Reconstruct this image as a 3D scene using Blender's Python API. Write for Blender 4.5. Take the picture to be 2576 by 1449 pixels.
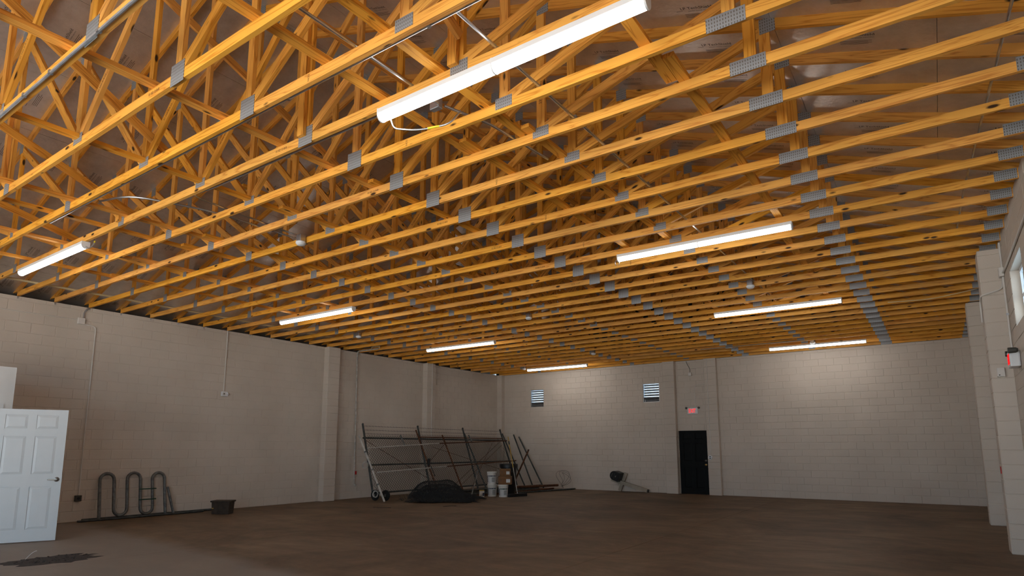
import bpy, bmesh, math, random
from mathutils import Vector, Matrix
random.seed(7)
for o in list(bpy.data.objects): bpy.data.objects.remove(o)
SC = bpy.context.scene
COL = SC.collection
PI = math.pi
# ------------------------------------------------------------------ camera
IW, IH = 2576.0, 1449.0
FPX, CXP, CYP = 1541.26, 1283.22, 895.10
YAW, PITCH = math.radians(34.716), math.radians(8.6418)
CAMZ = 1.4386
_f = Vector((-math.sin(YAW)*math.cos(PITCH), math.cos(YAW)*math.cos(PITCH), math.sin(PITCH)))
_r = Vector((math.cos(YAW), math.sin(YAW), 0.0))
_u = _r.cross(_f)
cam_d = bpy.data.cameras.new('camera'); cam = bpy.data.objects.new('camera', cam_d); COL.objects.link(cam)
cam.matrix_world = Matrix(((_r.x, _u.x, -_f.x, 0), (_r.y, _u.y, -_f.y, 0), (_r.z, _u.z, -_f.z, CAMZ), (0, 0, 0, 1)))
cam_d.sensor_width = 36.0; cam_d.sensor_fit = 'HORIZONTAL'; cam_d.lens = 36.0*FPX/IW
cam_d.shift_x = (IW/2-CXP)/IW; cam_d.shift_y = (CYP-IH/2)/IW
cam_d.clip_start = 0.05; cam_d.clip_end = 300
SC.camera = cam
# ------------------------------------------------------------------ world, sun, exposure
W = bpy.data.worlds.new('sky'); SC.world = W; W.use_nodes = True
wn = W.node_tree; wn.nodes.clear()
_o = wn.nodes.new('ShaderNodeOutputWorld'); _b = wn.nodes.new('ShaderNodeBackground')
_b.inputs[0].default_value = (0.60, 0.81, 1.0, 1); _b.inputs[1].default_value = 2.1
wn.links.new(_b.outputs[0], _o.inputs[0])
sun_d = bpy.data.lights.new('sun', 'SUN'); sun_d.energy = 24.0; sun_d.angle = 0.01; sun_d.color = (1.0, 0.95, 0.88)
sun = bpy.data.objects.new('sun', sun_d); COL.objects.link(sun)
sun.rotation_euler = (math.radians(-12), math.radians(30), 0)
LED = 12.5
vs = SC.view_settings
vs.view_transform = 'Standard'; vs.look = 'None'; vs.gamma = 1.0; vs.use_curve_mapping = False; vs.exposure = 0.62

# ------------------------------------------------------------------ key dimensions (metres)
H = 4.345            # underside of the trusses, top of the walls
XL, XR = -14.31, 0.96
YB, YF = 19.95, -2.6
D, Y0 = 0.6096, 4.025
SLOPE = 1/3.0
SPAN = XR-XL
TZ = 0.08            # top chord underside above H at the heel
CH = 0.089           # 2x4 depth
TH = 0.038
TCV = CH/math.cos(math.atan(SLOPE))
RIDGE = H+TZ+TCV+SPAN/2*SLOPE

# ------------------------------------------------------------------ mesh helpers
class MB:
    def __init__(s): s.v = []; s.f = []; s.mi = []; s.cur = 0
    def face(s, idx): s.f.append(tuple(idx)); s.mi.append(s.cur)
    def box(s, c, d, rot=None):
        n = len(s.v); hx, hy, hz = d[0]/2, d[1]/2, d[2]/2
        for p in ((-hx,-hy,-hz),(hx,-hy,-hz),(hx,hy,-hz),(-hx,hy,-hz),(-hx,-hy,hz),(hx,-hy,hz),(hx,hy,hz),(-hx,hy,hz)):
            q = Vector(p)
            if rot is not None: q = rot @ q
            s.v.append(Vector(c)+q)
        for f in ((0,3,2,1),(4,5,6,7),(0,1,5,4),(1,2,6,5),(2,3,7,6),(3,0,4,7)): s.face([n+i for i in f])
        return s
    def bx(s, x0, x1, y0, y1, z0, z1): return s.box(((x0+x1)/2,(y0+y1)/2,(z0+z1)/2),(x1-x0,y1-y0,z1-z0))
    def bevbox(s, c, d, b, rot=None):
        # box with chamfered edges in plan (z axis) and at top and bottom
        hx, hy, hz = d[0]/2, d[1]/2, d[2]/2
        def ring(ix, z):
            a, e = hx-ix, hy-ix
            return [(-a+b,-e,z),(a-b,-e,z),(a,-e+b,z),(a,e-b,z),(a-b,e,z),(-a+b,e,z),(-a,e-b,z),(-a,-e+b,z)]
        n = len(s.v)
        rs = [ring(b*0.6,-hz), ring(0,-hz+b*0.6), ring(0,hz-b*0.6), ring(b*0.6,hz)]
        for r in rs:
            for p in r:
                q = Vector(p)
                if rot is not None: q = rot @ q
                s.v.append(Vector(c)+q)
        for k in range(3):
            for i in range(8):
                j = (i+1) % 8; s.face((n+k*8+i, n+k*8+j, n+(k+1)*8+j, n+(k+1)*8+i))
        s.face([n+7-i for i in range(8)]); s.face([n+24+i for i in range(8)])
        return s
    def tube(s, pts, r, seg=8, cap=True, closed=False):
        pts = [Vector(p) for p in pts]; n0 = len(s.v); N = len(pts)
        up = None
        for i, p in enumerate(pts):
            if closed: t = pts[(i+1) % N]-pts[i-1]
            else: t = pts[min(i+1, N-1)]-pts[max(i-1, 0)]
            if t.length < 1e-9: t = Vector((0,0,1))
            t.normalize()
            if up is None:
                up = Vector((0,0,1)) if abs(t.z) < 0.9 else Vector((1,0,0))
            a = up - t*up.dot(t)
            if a.length < 1e-6: a = Vector((1,0,0))-t*t.x
            a.normalize(); up = a; b = t.cross(a)
            rr = r[i] if isinstance(r, (list, tuple)) else r
            for k in range(seg):
                w = 2*PI*k/seg; s.v.append(p+a*math.cos(w)*rr+b*math.sin(w)*rr)
        M = N if closed else N-1
        for i in range(M):
            for k in range(seg):
                k2 = (k+1) % seg; i2 = (i+1) % N
                s.face((n0+i*seg+k, n0+i2*seg+k, n0+i2*seg+k2, n0+i*seg+k2))
        if cap and not closed:
            s.face([n0+k for k in range(seg)]); s.face([n0+(N-1)*seg+seg-1-k for k in range(seg)])
        return s
    def lathe(s, prof, c=(0,0,0), seg=20, rot=None):
        n0 = len(s.v); c = Vector(c)
        for (r, z) in prof:
            for k in range(seg):
                w = 2*PI*k/seg; q = Vector((r*math.cos(w), r*math.sin(w), z))
                if rot is not None: q = rot @ q
                s.v.append(c+q)
        for i in range(len(prof)-1):
            for k in range(seg):
                k2 = (k+1) % seg; s.face((n0+i*seg+k, n0+i*seg+k2, n0+(i+1)*seg+k2, n0+(i+1)*seg+k))
        s.face([n0+seg-1-k for k in range(seg)]); s.face([n0+(len(prof)-1)*seg+k for k in range(seg)])
        return s
    def prism(s, poly, y0, y1):
        # polygon in (x,z), extruded along y
        n = len(s.v); N = len(poly)
        for y in (y0, y1):
            for (x, z) in poly: s.v.append(Vector((x, y, z)))
        s.face([n+i for i in range(N)]); s.face([n+2*N-1-i for i in range(N)])
        for i in range(N):
            j = (i+1) % N; s.face((n+j, n+i, n+N+i, n+N+j))
        return s
    def quad(s, a, b, c, d):
        n = len(s.v); s.v += [Vector(a), Vector(b), Vector(c), Vector(d)]; s.face((n, n+1, n+2, n+3)); return s
    def xf(s, M):
        s.v = [M @ v for v in s.v]; return s
    def mesh(s, name, mats, smooth=False):
        me = bpy.data.meshes.new(name); me.from_pydata([tuple(v) for v in s.v], [], s.f)
        if not isinstance(mats, (list, tuple)): mats = [mats]
        for m in mats: me.materials.append(m)
        if len(mats) > 1: me.polygons.foreach_set('material_index', s.mi)
        bm = bmesh.new(); bm.from_mesh(me); bmesh.ops.recalc_face_normals(bm, faces=bm.faces); bm.to_mesh(me); bm.free()
        if smooth:
            try: me.shade_smooth(); me.set_sharp_from_angle(angle=math.radians(35))
            except Exception: pass
        me.update(); return me
    def build(s, name, mats, parent=None, loc=(0,0,0), rot=(0,0,0), smooth=False):
        return place(name, s.mesh(name, mats, smooth), parent, loc, rot)
def place(name, me, parent=None, loc=(0,0,0), rot=(0,0,0)):
    o = bpy.data.objects.new(name, me); COL.objects.link(o); o.location = loc; o.rotation_euler = rot
    if parent: o.parent = parent
    return o
def empty(name, loc=(0,0,0), rot=(0,0,0)):
    o = bpy.data.objects.new(name, None); COL.objects.link(o); o.location = loc; o.rotation_euler = rot
    o.empty_display_size = 0.1; return o
def tag(o, label, cat, group=None):
    o['label'] = label; o['category'] = cat
    if group: o['group'] = group
    return o
def struct(o, label=None):
    o['kind'] = 'structure'
    if label: o['label'] = label
    return o
def arc(c, r, a0, a1, n, ax='xz'):
    out = []
    for i in range(n+1):
        w = a0+(a1-a0)*i/n; p, q = r*math.cos(w), r*math.sin(w)
        out.append({'xz': (c[0]+p, c[1], c[2]+q), 'yz': (c[0], c[1]+p, c[2]+q), 'xy': (c[0]+p, c[1]+q, c[2])}[ax])
    return out
def bend(pts, r=0.08, n=5):
    # round the corners of a polyline
    pts = [Vector(p) for p in pts]; out = [pts[0]]
    for i in range(1, len(pts)-1):
        a, b, c = pts[i-1], pts[i], pts[i+1]
        d1 = (a-b); d2 = (c-b); rr = min(r, d1.length*0.45, d2.length*0.45)
        p, q = b+d1.normalized()*rr, b+d2.normalized()*rr
        for k in range(n+1):
            t = k/n; out.append(p*(1-t)**2+b*2*t*(1-t)+q*t*t)
    out.append(pts[-1]); return out
def clip(poly, a, b, c):
    # keep a*x+b*z<=c
    out = []
    for i in range(len(poly)):
        p, q = poly[i], poly[(i+1) % len(poly)]
        dp, dq = a*p[0]+b*p[1]-c, a*q[0]+b*q[1]-c
        if dp <= 0: out.append(p)
        if dp*dq < 0:
            t = dp/(dp-dq); out.append((p[0]+(q[0]-p[0])*t, p[1]+(q[1]-p[1])*t))
    return out
def proj(p):
    v = Vector(p)-Vector((0,0,CAMZ)); z = v.dot(_f)
    if z < 0.05: return None
    return (CXP+FPX*v.dot(_r)/z, CYP-FPX*v.dot(_u)/z, z)

# ------------------------------------------------------------------ materials
def newmat(name):
    m = bpy.data.materials.new(name); m.use_nodes = True; nt = m.node_tree; nt.nodes.clear()
    o = nt.nodes.new('ShaderNodeOutputMaterial'); b = nt.nodes.new('ShaderNodeBsdfPrincipled')
    nt.links.new(b.outputs[0], o.inputs[0]); return m, nt, b
def N(nt, t, **kw):
    n = nt.nodes.new(t)
    for k, v in kw.items(): setattr(n, k, v)
    return n
def ramp(nt, stops):
    r = N(nt, 'ShaderNodeValToRGB'); e = r.color_ramp.elements
    while len(e) < len(stops): e.new(0.5)
    for i, (p, c) in enumerate(stops): e[i].position = p; e[i].color = (*c, 1)
    return r
def simple(name, col, rough=0.6, metal=0.0, var=0.15, scale=6.0, bump=0.0, spec=0.4, dark=None):
    m, nt, b = newmat(name); L = nt.links.new
    tc = N(nt, 'ShaderNodeTexCoord'); no = N(nt, 'ShaderNodeTexNoise'); no.inputs['Scale'].default_value = scale; no.inputs['Detail'].default_value = 5
    L(tc.outputs['Object'], no.inputs['Vector'])
    c2 = dark if dark else tuple(c*(1-var) for c in col)
    r = ramp(nt, [(0.35, c2), (0.65, col)]); L(no.outputs['Fac'], r.inputs[0]); L(r.outputs[0], b.inputs['Base Color'])
    b.inputs['Roughness'].default_value = rough; b.inputs['Metallic'].default_value = metal; b.inputs['Specular IOR Level'].default_value = spec
    if bump:
        bp = N(nt, 'ShaderNodeBump'); bp.inputs['Strength'].default_value = bump; bp.inputs['Distance'].default_value = 0.01
        n2 = N(nt, 'ShaderNodeTexNoise'); n2.inputs['Scale'].default_value = scale*9; L(tc.outputs['Object'], n2.inputs['Vector'])
        L(n2.outputs['Fac'], bp.inputs['Height']); L(bp.outputs[0], b.inputs['Normal'])
    return m
def emis(name, col, st):
    m = bpy.data.materials.new(name); m.use_nodes = True; nt = m.node_tree; nt.nodes.clear()
    o = nt.nodes.new('ShaderNodeOutputMaterial'); e = nt.nodes.new('ShaderNodeEmission')
    e.inputs[0].default_value = (*col, 1); e.inputs[1].default_value = st; nt.links.new(e.outputs[0], o.inputs[0]); return m
def wood(name, light, dark, knot=(0.05, 0.022, 0.008)):
    # local X runs along the board
    m, nt, b = newmat(name); L = nt.links.new
    tc = N(nt, 'ShaderNodeTexCoord'); oi = N(nt, 'ShaderNodeObjectInfo')
    mul = N(nt, 'ShaderNodeMath', operation='MULTIPLY'); mul.inputs[1].default_value = 40.0; L(oi.outputs['Random'], mul.inputs[0])
    cb = N(nt, 'ShaderNodeCombineXYZ')
    for i in range(3): L(mul.outputs[0], cb.inputs[i])
    ad = N(nt, 'ShaderNodeVectorMath', operation='ADD'); L(tc.outputs['Object'], ad.inputs[0]); L(cb.outputs[0], ad.inputs[1])
    mp = N(nt, 'ShaderNodeMapping'); mp.inputs['Scale'].default_value = (0.55, 9, 9); L(ad.outputs[0], mp.inputs[0])
    n1 = N(nt, 'ShaderNodeTexNoise'); n1.inputs['Scale'].default_value = 1.0; n1.inputs['Detail'].default_value = 3; n1.inputs['Distortion'].default_value = 0.4
    L(mp.outputs[0], n1.inputs['Vector'])
    mm = N(nt, 'ShaderNodeMath', operation='MULTIPLY'); mm.inputs[1].default_value = 9.0; L(n1.outputs['Fac'], mm.inputs[0])
    fr = N(nt, 'ShaderNodeMath', operation='PINGPONG'); fr.inputs[1].default_value = 0.5; L(mm.outputs[0], fr.inputs[0])
    r1 = ramp(nt, [(0.0, dark), (0.16, tuple(a*0.45+c*0.55 for a, c in zip(dark, light))), (0.42, light), (1.0, light)])
    dbl = N(nt, 'ShaderNodeMath', operation='MULTIPLY'); dbl.inputs[1].default_value = 2.0; L(fr.outputs[0], dbl.inputs[0]); L(dbl.outputs[0], r1.inputs[0])
    # broad tone
    n2 = N(nt, 'ShaderNodeTexNoise'); n2.inputs['Scale'].default_value = 1.3; n2.inputs['Detail'].default_value = 2; L(ad.outputs[0], n2.inputs['Vector'])
    hsv = N(nt, 'ShaderNodeHueSaturation')
    mr = N(nt, 'ShaderNodeMapRange'); mr.inputs['From Min'].default_value = 0.3; mr.inputs['From Max'].default_value = 0.7; mr.inputs['To Min'].default_value = 0.82; mr.inputs['To Max'].default_value = 1.12
    L(n2.outputs['Fac'], mr.inputs[0]); L(mr.outputs[0], hsv.inputs['Value'])
    mr2 = N(nt, 'ShaderNodeMapRange'); mr2.inputs['To Min'].default_value = 0.5005; mr2.inputs['To Max'].default_value = 0.505; L(oi.outputs['Random'], mr2.inputs[0]); L(mr2.outputs[0], hsv.inputs['Hue'])
    rm = N(nt, 'ShaderNodeMath', operation='MULTIPLY'); rm.inputs[1].default_value = 7.31; L(oi.outputs['Random'], rm.inputs[0])
    rf = N(nt, 'ShaderNodeMath', operation='FRACT'); L(rm.outputs[0], rf.inputs[0])
    mr3 = N(nt, 'ShaderNodeMapRange'); mr3.inputs['To Min'].default_value = 0.96; mr3.inputs['To Max'].default_value = 1.03; L(rf.outputs[0], mr3.inputs[0]); L(mr3.outputs[0], hsv.inputs['Saturation'])
    L(r1.outputs[0], hsv.inputs['Color'])
    # knots
    mpk = N(nt, 'ShaderNodeMapping'); mpk.inputs['Scale'].default_value = (3.0, 8.5, 8.5); L(ad.outputs[0], mpk.inputs[0])
    vo = N(nt, 'ShaderNodeTexVoronoi'); vo.inputs['Scale'].default_value = 1.0; vo.inputs['Randomness'].default_value = 1.0; L(mpk.outputs[0], vo.inputs['Vector'])
    kr = N(nt, 'ShaderNodeMapRange'); kr.inputs['From Min'].default_value = 0.10; kr.inputs['From Max'].default_value = 0.17; kr.inputs['To Min'].default_value = 1.0; kr.inputs['To Max'].default_value = 0.0
    L(vo.outputs['Distance'], kr.inputs[0])
    sep = N(nt, 'ShaderNodeSeparateColor'); L(vo.outputs['Color'], sep.inputs[0])
    gt = N(nt, 'ShaderNodeMath', operation='GREATER_THAN'); gt.inputs[1].default_value = 0.42; L(sep.outputs[0], gt.inputs[0])
    km = N(nt, 'ShaderNodeMath', operation='MULTIPLY'); L(kr.outputs[0], km.inputs[0]); L(gt.outputs[0], km.inputs[1])
    mx = N(nt, 'ShaderNodeMix', data_type='RGBA'); L(km.outputs[0], mx.inputs['Factor']); L(hsv.outputs[0], mx.inputs['A']); mx.inputs['B'].default_value = (*knot, 1)
    L(mx.outputs['Result'], b.inputs['Base Color'])
    b.inputs['Roughness'].default_value = 0.62; b.inputs['Specular IOR Level'].default_value = 0.25
    return m
M = {}
M['wood'] = wood('pine_lumber', (0.88, 0.405, 0.068), (0.63, 0.225, 0.027))
M['wood2'] = wood('pine_brace', (0.86, 0.38, 0.062), (0.55, 0.185, 0.022))
def m_block():
    m, nt, b = newmat('painted_block'); L = nt.links.new
    tc = N(nt, 'ShaderNodeTexCoord'); oi = N(nt, 'ShaderNodeObjectInfo'); ge = N(nt, 'ShaderNodeNewGeometry')
    n1 = N(nt, 'ShaderNodeTexNoise'); n1.inputs['Scale'].default_value = 0.9; n1.inputs['Detail'].default_value = 6; L(ge.outputs['Position'], n1.inputs['Vector'])
    r = ramp(nt, [(0.3, (0.57, 0.495, 0.42)), (0.7, (0.65, 0.57, 0.49))]); L(n1.outputs['Fac'], r.inputs[0])
    L(r.outputs[0], b.inputs['Base Color'])
    n2 = N(nt, 'ShaderNodeTexNoise'); n2.inputs['Scale'].default_value = 60; n2.inputs['Detail'].default_value = 4; L(ge.outputs['Position'], n2.inputs['Vector'])
    bp = N(nt, 'ShaderNodeBump'); bp.inputs['Strength'].default_value = 0.25; bp.inputs['Distance'].default_value = 0.006
    L(n2.outputs['Fac'], bp.inputs['Height']); L(bp.outputs[0], b.inputs['Normal'])
    b.inputs['Roughness'].default_value = 0.55; b.inputs['Specular IOR Level'].default_value = 0.3; return m
M['block'] = m_block()
def m_floor():
    m, nt, b = newmat('stained_concrete'); L = nt.links.new
    ge = N(nt, 'ShaderNodeNewGeometry')
    n1 = N(nt, 'ShaderNodeTexNoise'); n1.inputs['Scale'].default_value = 0.55; n1.inputs['Detail'].default_value = 12; n1.inputs['Roughness'].default_value = 0.72; n1.inputs['Distortion'].default_value = 0.6
    L(ge.outputs['Position'], n1.inputs['Vector'])
    r = ramp(nt, [(0.30, (0.082, 0.047, 0.024)), (0.52, (0.170, 0.108, 0.061)), (0.75, (0.268, 0.186, 0.116))]); L(n1.outputs['Fac'], r.inputs[0])
    # brushed streaks (mop and tyre marks)
    mp = N(nt, 'ShaderNodeMapping'); mp.inputs['Scale'].default_value = (0.5, 1.7, 1); mp.inputs['Rotation'].default_value = (0, 0, 0.75); L(ge.outputs['Position'], mp.inputs[0])
    n2 = N(nt, 'ShaderNodeTexNoise'); n2.inputs['Scale'].default_value = 1.6; n2.inputs['Detail'].default_value = 7; n2.inputs['Roughness'].default_value = 0.7; L(mp.outputs[0], n2.inputs['Vector'])
    mr = N(nt, 'ShaderNodeMapRange'); mr.inputs['From Min'].default_value = 0.3; mr.inputs['From Max'].default_value = 0.7; mr.inputs['To Min'].default_value = 0.72; mr.inputs['To Max'].default_value = 1.22; L(n2.outputs['Fac'], mr.inputs[0])
    m1 = N(nt, 'ShaderNodeMix', data_type='RGBA', blend_type='MULTIPLY'); m1.inputs['Factor'].default_value = 1.0; L(r.outputs[0], m1.inputs['A']); L(mr.outputs[0], m1.inputs['B'])
    # lighter grey zone near the entrance (its edge runs across the hall)
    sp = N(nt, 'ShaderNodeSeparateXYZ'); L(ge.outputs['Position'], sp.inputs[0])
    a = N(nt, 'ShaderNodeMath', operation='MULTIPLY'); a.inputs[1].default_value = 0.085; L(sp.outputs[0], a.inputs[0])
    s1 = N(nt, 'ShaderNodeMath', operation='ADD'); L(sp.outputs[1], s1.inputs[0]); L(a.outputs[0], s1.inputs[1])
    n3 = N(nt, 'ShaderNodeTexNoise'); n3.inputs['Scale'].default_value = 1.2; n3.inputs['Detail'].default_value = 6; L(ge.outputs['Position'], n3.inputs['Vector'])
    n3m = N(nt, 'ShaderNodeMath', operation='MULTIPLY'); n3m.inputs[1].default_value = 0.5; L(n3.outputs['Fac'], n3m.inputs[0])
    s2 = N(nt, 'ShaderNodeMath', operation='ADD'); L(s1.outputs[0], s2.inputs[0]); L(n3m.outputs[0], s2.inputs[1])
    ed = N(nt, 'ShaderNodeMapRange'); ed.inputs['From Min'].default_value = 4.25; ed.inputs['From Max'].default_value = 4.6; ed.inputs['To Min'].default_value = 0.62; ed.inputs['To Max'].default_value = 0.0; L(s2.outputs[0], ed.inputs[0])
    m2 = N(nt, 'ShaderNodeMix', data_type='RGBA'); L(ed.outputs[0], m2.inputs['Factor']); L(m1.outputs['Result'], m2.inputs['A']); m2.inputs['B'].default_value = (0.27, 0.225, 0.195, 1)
    L(m2.outputs['Result'], b.inputs['Base Color'])
    b.inputs['Roughness'].default_value = 0.62; b.inputs['Specular IOR Level'].default_value = 0.35
    bp = N(nt, 'ShaderNodeBump'); bp.inputs['Strength'].default_value = 0.15; bp.inputs['Distance'].default_value = 0.01; L(n1.outputs['Fac'], bp.inputs['Height']); L(bp.outputs[0], b.inputs['Normal'])
    return m
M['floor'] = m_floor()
def m_foil():
    m, nt, b = newmat('foil_faced_sheathing'); L = nt.links.new
    tc = N(nt, 'ShaderNodeTexCoord'); ge = N(nt, 'ShaderNodeNewGeometry')
    n1 = N(nt, 'ShaderNodeTexNoise'); n1.inputs['Scale'].default_value = 5; n1.inputs['Detail'].default_value = 8; n1.inputs['Roughness'].default_value = 0.7; L(ge.outputs['Position'], n1.inputs['Vector'])
    r = ramp(nt, [(0.3, (0.58, 0.52, 0.47)), (0.7, (0.76, 0.70, 0.65))]); L(n1.outputs['Fac'], r.inputs[0]); L(r.outputs[0], b.inputs['Base Color'])
    mr = N(nt, 'ShaderNodeMapRange'); mr.inputs['To Min'].default_value = 0.22; mr.inputs['To Max'].default_value = 0.42; L(n1.outputs['Fac'], mr.inputs[0]); L(mr.outputs[0], b.inputs['Roughness'])
    b.inputs['Metallic'].default_value = 0.62
    bp = N(nt, 'ShaderNodeBump'); bp.inputs['Strength'].default_value = 0.35; bp.inputs['Distance'].default_value = 0.01
    n2 = N(nt, 'ShaderNodeTexNoise'); n2.inputs['Scale'].default_value = 28; n2.inputs['Detail'].default_value = 5; L(ge.outputs['Position'], n2.inputs['Vector'])
    L(n2.outputs['Fac'], bp.inputs['Height']); L(bp.outputs[0], b.inputs['Normal']); return m
M['foil'] = m_foil()
def m_plate():
    m, nt, b = newmat('toothed_galvanised_plate'); L = nt.links.new
    tc = N(nt, 'ShaderNodeTexCoord'); mp = N(nt, 'ShaderNodeMapping'); mp.inputs['Scale'].default_value = (1, 1, 1); L(tc.outputs['Object'], mp.inputs[0])
    sp = N(nt, 'ShaderNodeSeparateXYZ'); L(mp.outputs[0], sp.inputs[0])
    def stripe(out, f, thr):
        a = N(nt, 'ShaderNodeMath', operation='MULTIPLY'); a.inputs[1].default_value = f; L(out, a.inputs[0])
        c = N(nt, 'ShaderNodeMath', operation='FRACT'); L(a.outputs[0], c.inputs[0])
        g = N(nt, 'ShaderNodeMath', operation='LESS_THAN'); g.inputs[1].default_value = thr; L(c.outputs[0], g.inputs[0]); return g
    g1 = stripe(sp.outputs[0], 52, 0.36); g2 = stripe(sp.outputs[2], 36, 0.55)
    mu = N(nt, 'ShaderNodeMath', operation='MULTIPLY'); L(g1.outputs[0], mu.inputs[0]); L(g2.outputs[0], mu.inputs[1])
    mx = N(nt, 'ShaderNodeMix', data_type='RGBA'); L(mu.outputs[0], mx.inputs['Factor']); mx.inputs['A'].default_value = (0.36, 0.38, 0.40, 1); mx.inputs['B'].default_value = (0.17, 0.15, 0.13, 1)
    L(mx.outputs['Result'], b.inputs['Base Color']); b.inputs['Metallic'].default_value = 0.45; b.inputs['Roughness'].default_value = 0.5
    return m
M['plate'] = m_plate()
M['ink'] = simple('black_ink', (0.012, 0.011, 0.010), 0.8, var=0.1)
M['galv'] = simple('galvanised_steel', (0.55, 0.57, 0.60), 0.32, 0.85, 0.25, 8)
M['galvd'] = simple('dull_galvanised_pipe', (0.20, 0.205, 0.20), 0.5, 0.6, 0.45, 14)
M['paintpipe'] = simple('painted_conduit', (0.72, 0.68, 0.63), 0.5, var=0.08)
M['cream'] = simple('cream_plastic_pipe', (0.80, 0.68, 0.42), 0.45, var=0.1)
M['white'] = simple('white_enamel', (0.80, 0.81, 0.82), 0.4, var=0.04)
M['doorw'] = simple('white_door_paint', (0.57, 0.58, 0.58), 0.35, var=0.03)
M['drywall'] = simple('white_partition_paint', (0.60, 0.595, 0.58), 0.8, var=0.03, bump=0.05)
M['black'] = simple('black_door_paint', (0.0045, 0.0055, 0.0055), 0.6, var=0.3, spec=0.15)
M['plblack'] = simple('black_plastic', (0.012, 0.012, 0.013), 0.42, var=0.3)
M['bin'] = simple('dark_brown_plastic', (0.050, 0.034, 0.023), 0.75, var=0.4, scale=12)
M['rust'] = simple('rusty_steel', (0.16, 0.065, 0.028), 0.8, 0.2, 0.5, 18, dark=(0.06, 0.025, 0.012))
M['oldpipe'] = simple('old_green_grey_pipe', (0.075, 0.082, 0.078), 0.55, 0.4, 0.5, 10)
M['whitepipe'] = simple('weathered_white_pipe', (0.58, 0.55, 0.50), 0.6, var=0.35, scale=10)
M['wire'] = simple('chain_link_wire', (0.035, 0.034, 0.031), 0.6, 0.1, 0.3, 20)
M['wired'] = simple('dark_fence_wire', (0.018, 0.020, 0.021), 0.6, 0.1, 0.4, 20)
M['rubber'] = simple('rubber', (0.012, 0.012, 0.012), 0.8, var=0.3)
M['card'] = simple('cardboard', (0.20, 0.095, 0.038), 0.85, var=0.2, scale=8)
M['pail'] = simple('white_pail_plastic', (0.70, 0.67, 0.62), 0.5, var=0.1)
M['labelblue'] = simple('dark_blue_label', (0.035, 0.045, 0.085), 0.6)
M['labelwhite'] = simple('white_label', (0.62, 0.62, 0.60), 0.6)
M['green'] = simple('green_plastic_strap', (0.010, 0.060, 0.035), 0.5)
M['yellow'] = simple('yellow_handle', (0.55, 0.33, 0.06), 0.5, var=0.2)
M['tape'] = simple('yellow_tape', (0.75, 0.60, 0.03), 0.5)
M['red'] = simple('red_plastic', (0.50, 0.015, 0.015), 0.4)
M['brass'] = simple('brass', (0.55, 0.36, 0.12), 0.3, 0.9)
M['nickel'] = simple('dark_nickel', (0.25, 0.23, 0.21), 0.3, 0.9)
M['outlet'] = simple('grey_outlet_box', (0.06, 0.058, 0.05), 0.5)
M['dirt'] = simple('dark_floor_dirt', (0.052, 0.038, 0.031), 0.9, var=0.5, scale=20, bump=0.4)
M['ground'] = simple('outside_concrete', (0.58, 0.56, 0.53), 0.8, var=0.15, scale=1.0)
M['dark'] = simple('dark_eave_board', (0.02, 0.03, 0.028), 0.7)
M['lens'] = emis('lit_led_lens', (1.0, 0.97, 0.93), LED)
M['exitred'] = emis('lit_exit_letters', (1.0, 0.008, 0.010), 1.1)
M['glass'] = simple('louver_aluminium', (0.62, 0.64, 0.66), 0.3, 0.7, 0.2, 12)
M['pole'] = simple('post_paint', (0.42, 0.36, 0.28), 0.6, var=0.15)
def m_glass():
    m, nt, b = newmat('window_glass'); b.inputs['Base Color'].default_value = (0.8, 0.9, 0.95, 1); b.inputs['Roughness'].default_value = 0.05
    b.inputs['Transmission Weight'].default_value = 1.0; b.inputs['IOR'].default_value = 1.05; return m
M['pane'] = m_glass()
def text_mesh(s, size, mat, extrude=0.0):
    c = bpy.data.curves.new('lettering', 'FONT'); c.body = s; c.size = size; c.extrude = extrude; c.resolution_u = 2; c.align_x = 'CENTER'; c.align_y = 'CENTER'
    o = bpy.data.objects.new('lettering', c); COL.objects.link(o); bpy.context.view_layer.update()
    dg = bpy.context.evaluated_depsgraph_get(); me = bpy.data.meshes.new_from_object(o.evaluated_get(dg))
    bpy.data.objects.remove(o); me.materials.clear(); me.materials.append(mat); return me

# ================================================================== THE SETTING
# ---- floor: slabs with saw-cut joints
fb = MB().bx(XL-0.6, XR+0.6, YF-0.3, YB+0.5, -0.25, -0.012); floor = struct(fb.build('floor', M['dirt']), 'brown stained concrete floor')
xs = [XL-0.3, -9.15, -3.88, XR+0.3]; ys = [YF-0.2, 9.9, YB+0.25]
for i in range(3):
    for j in range(2):
        g = 0.003
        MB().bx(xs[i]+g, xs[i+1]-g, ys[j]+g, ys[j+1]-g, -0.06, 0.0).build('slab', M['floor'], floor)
gd = struct(MB().bx(-60, 40, -60, YF-0.32, -0.3, -0.03).build('ground', M['ground']), 'pale concrete yard in front of the building')

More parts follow.
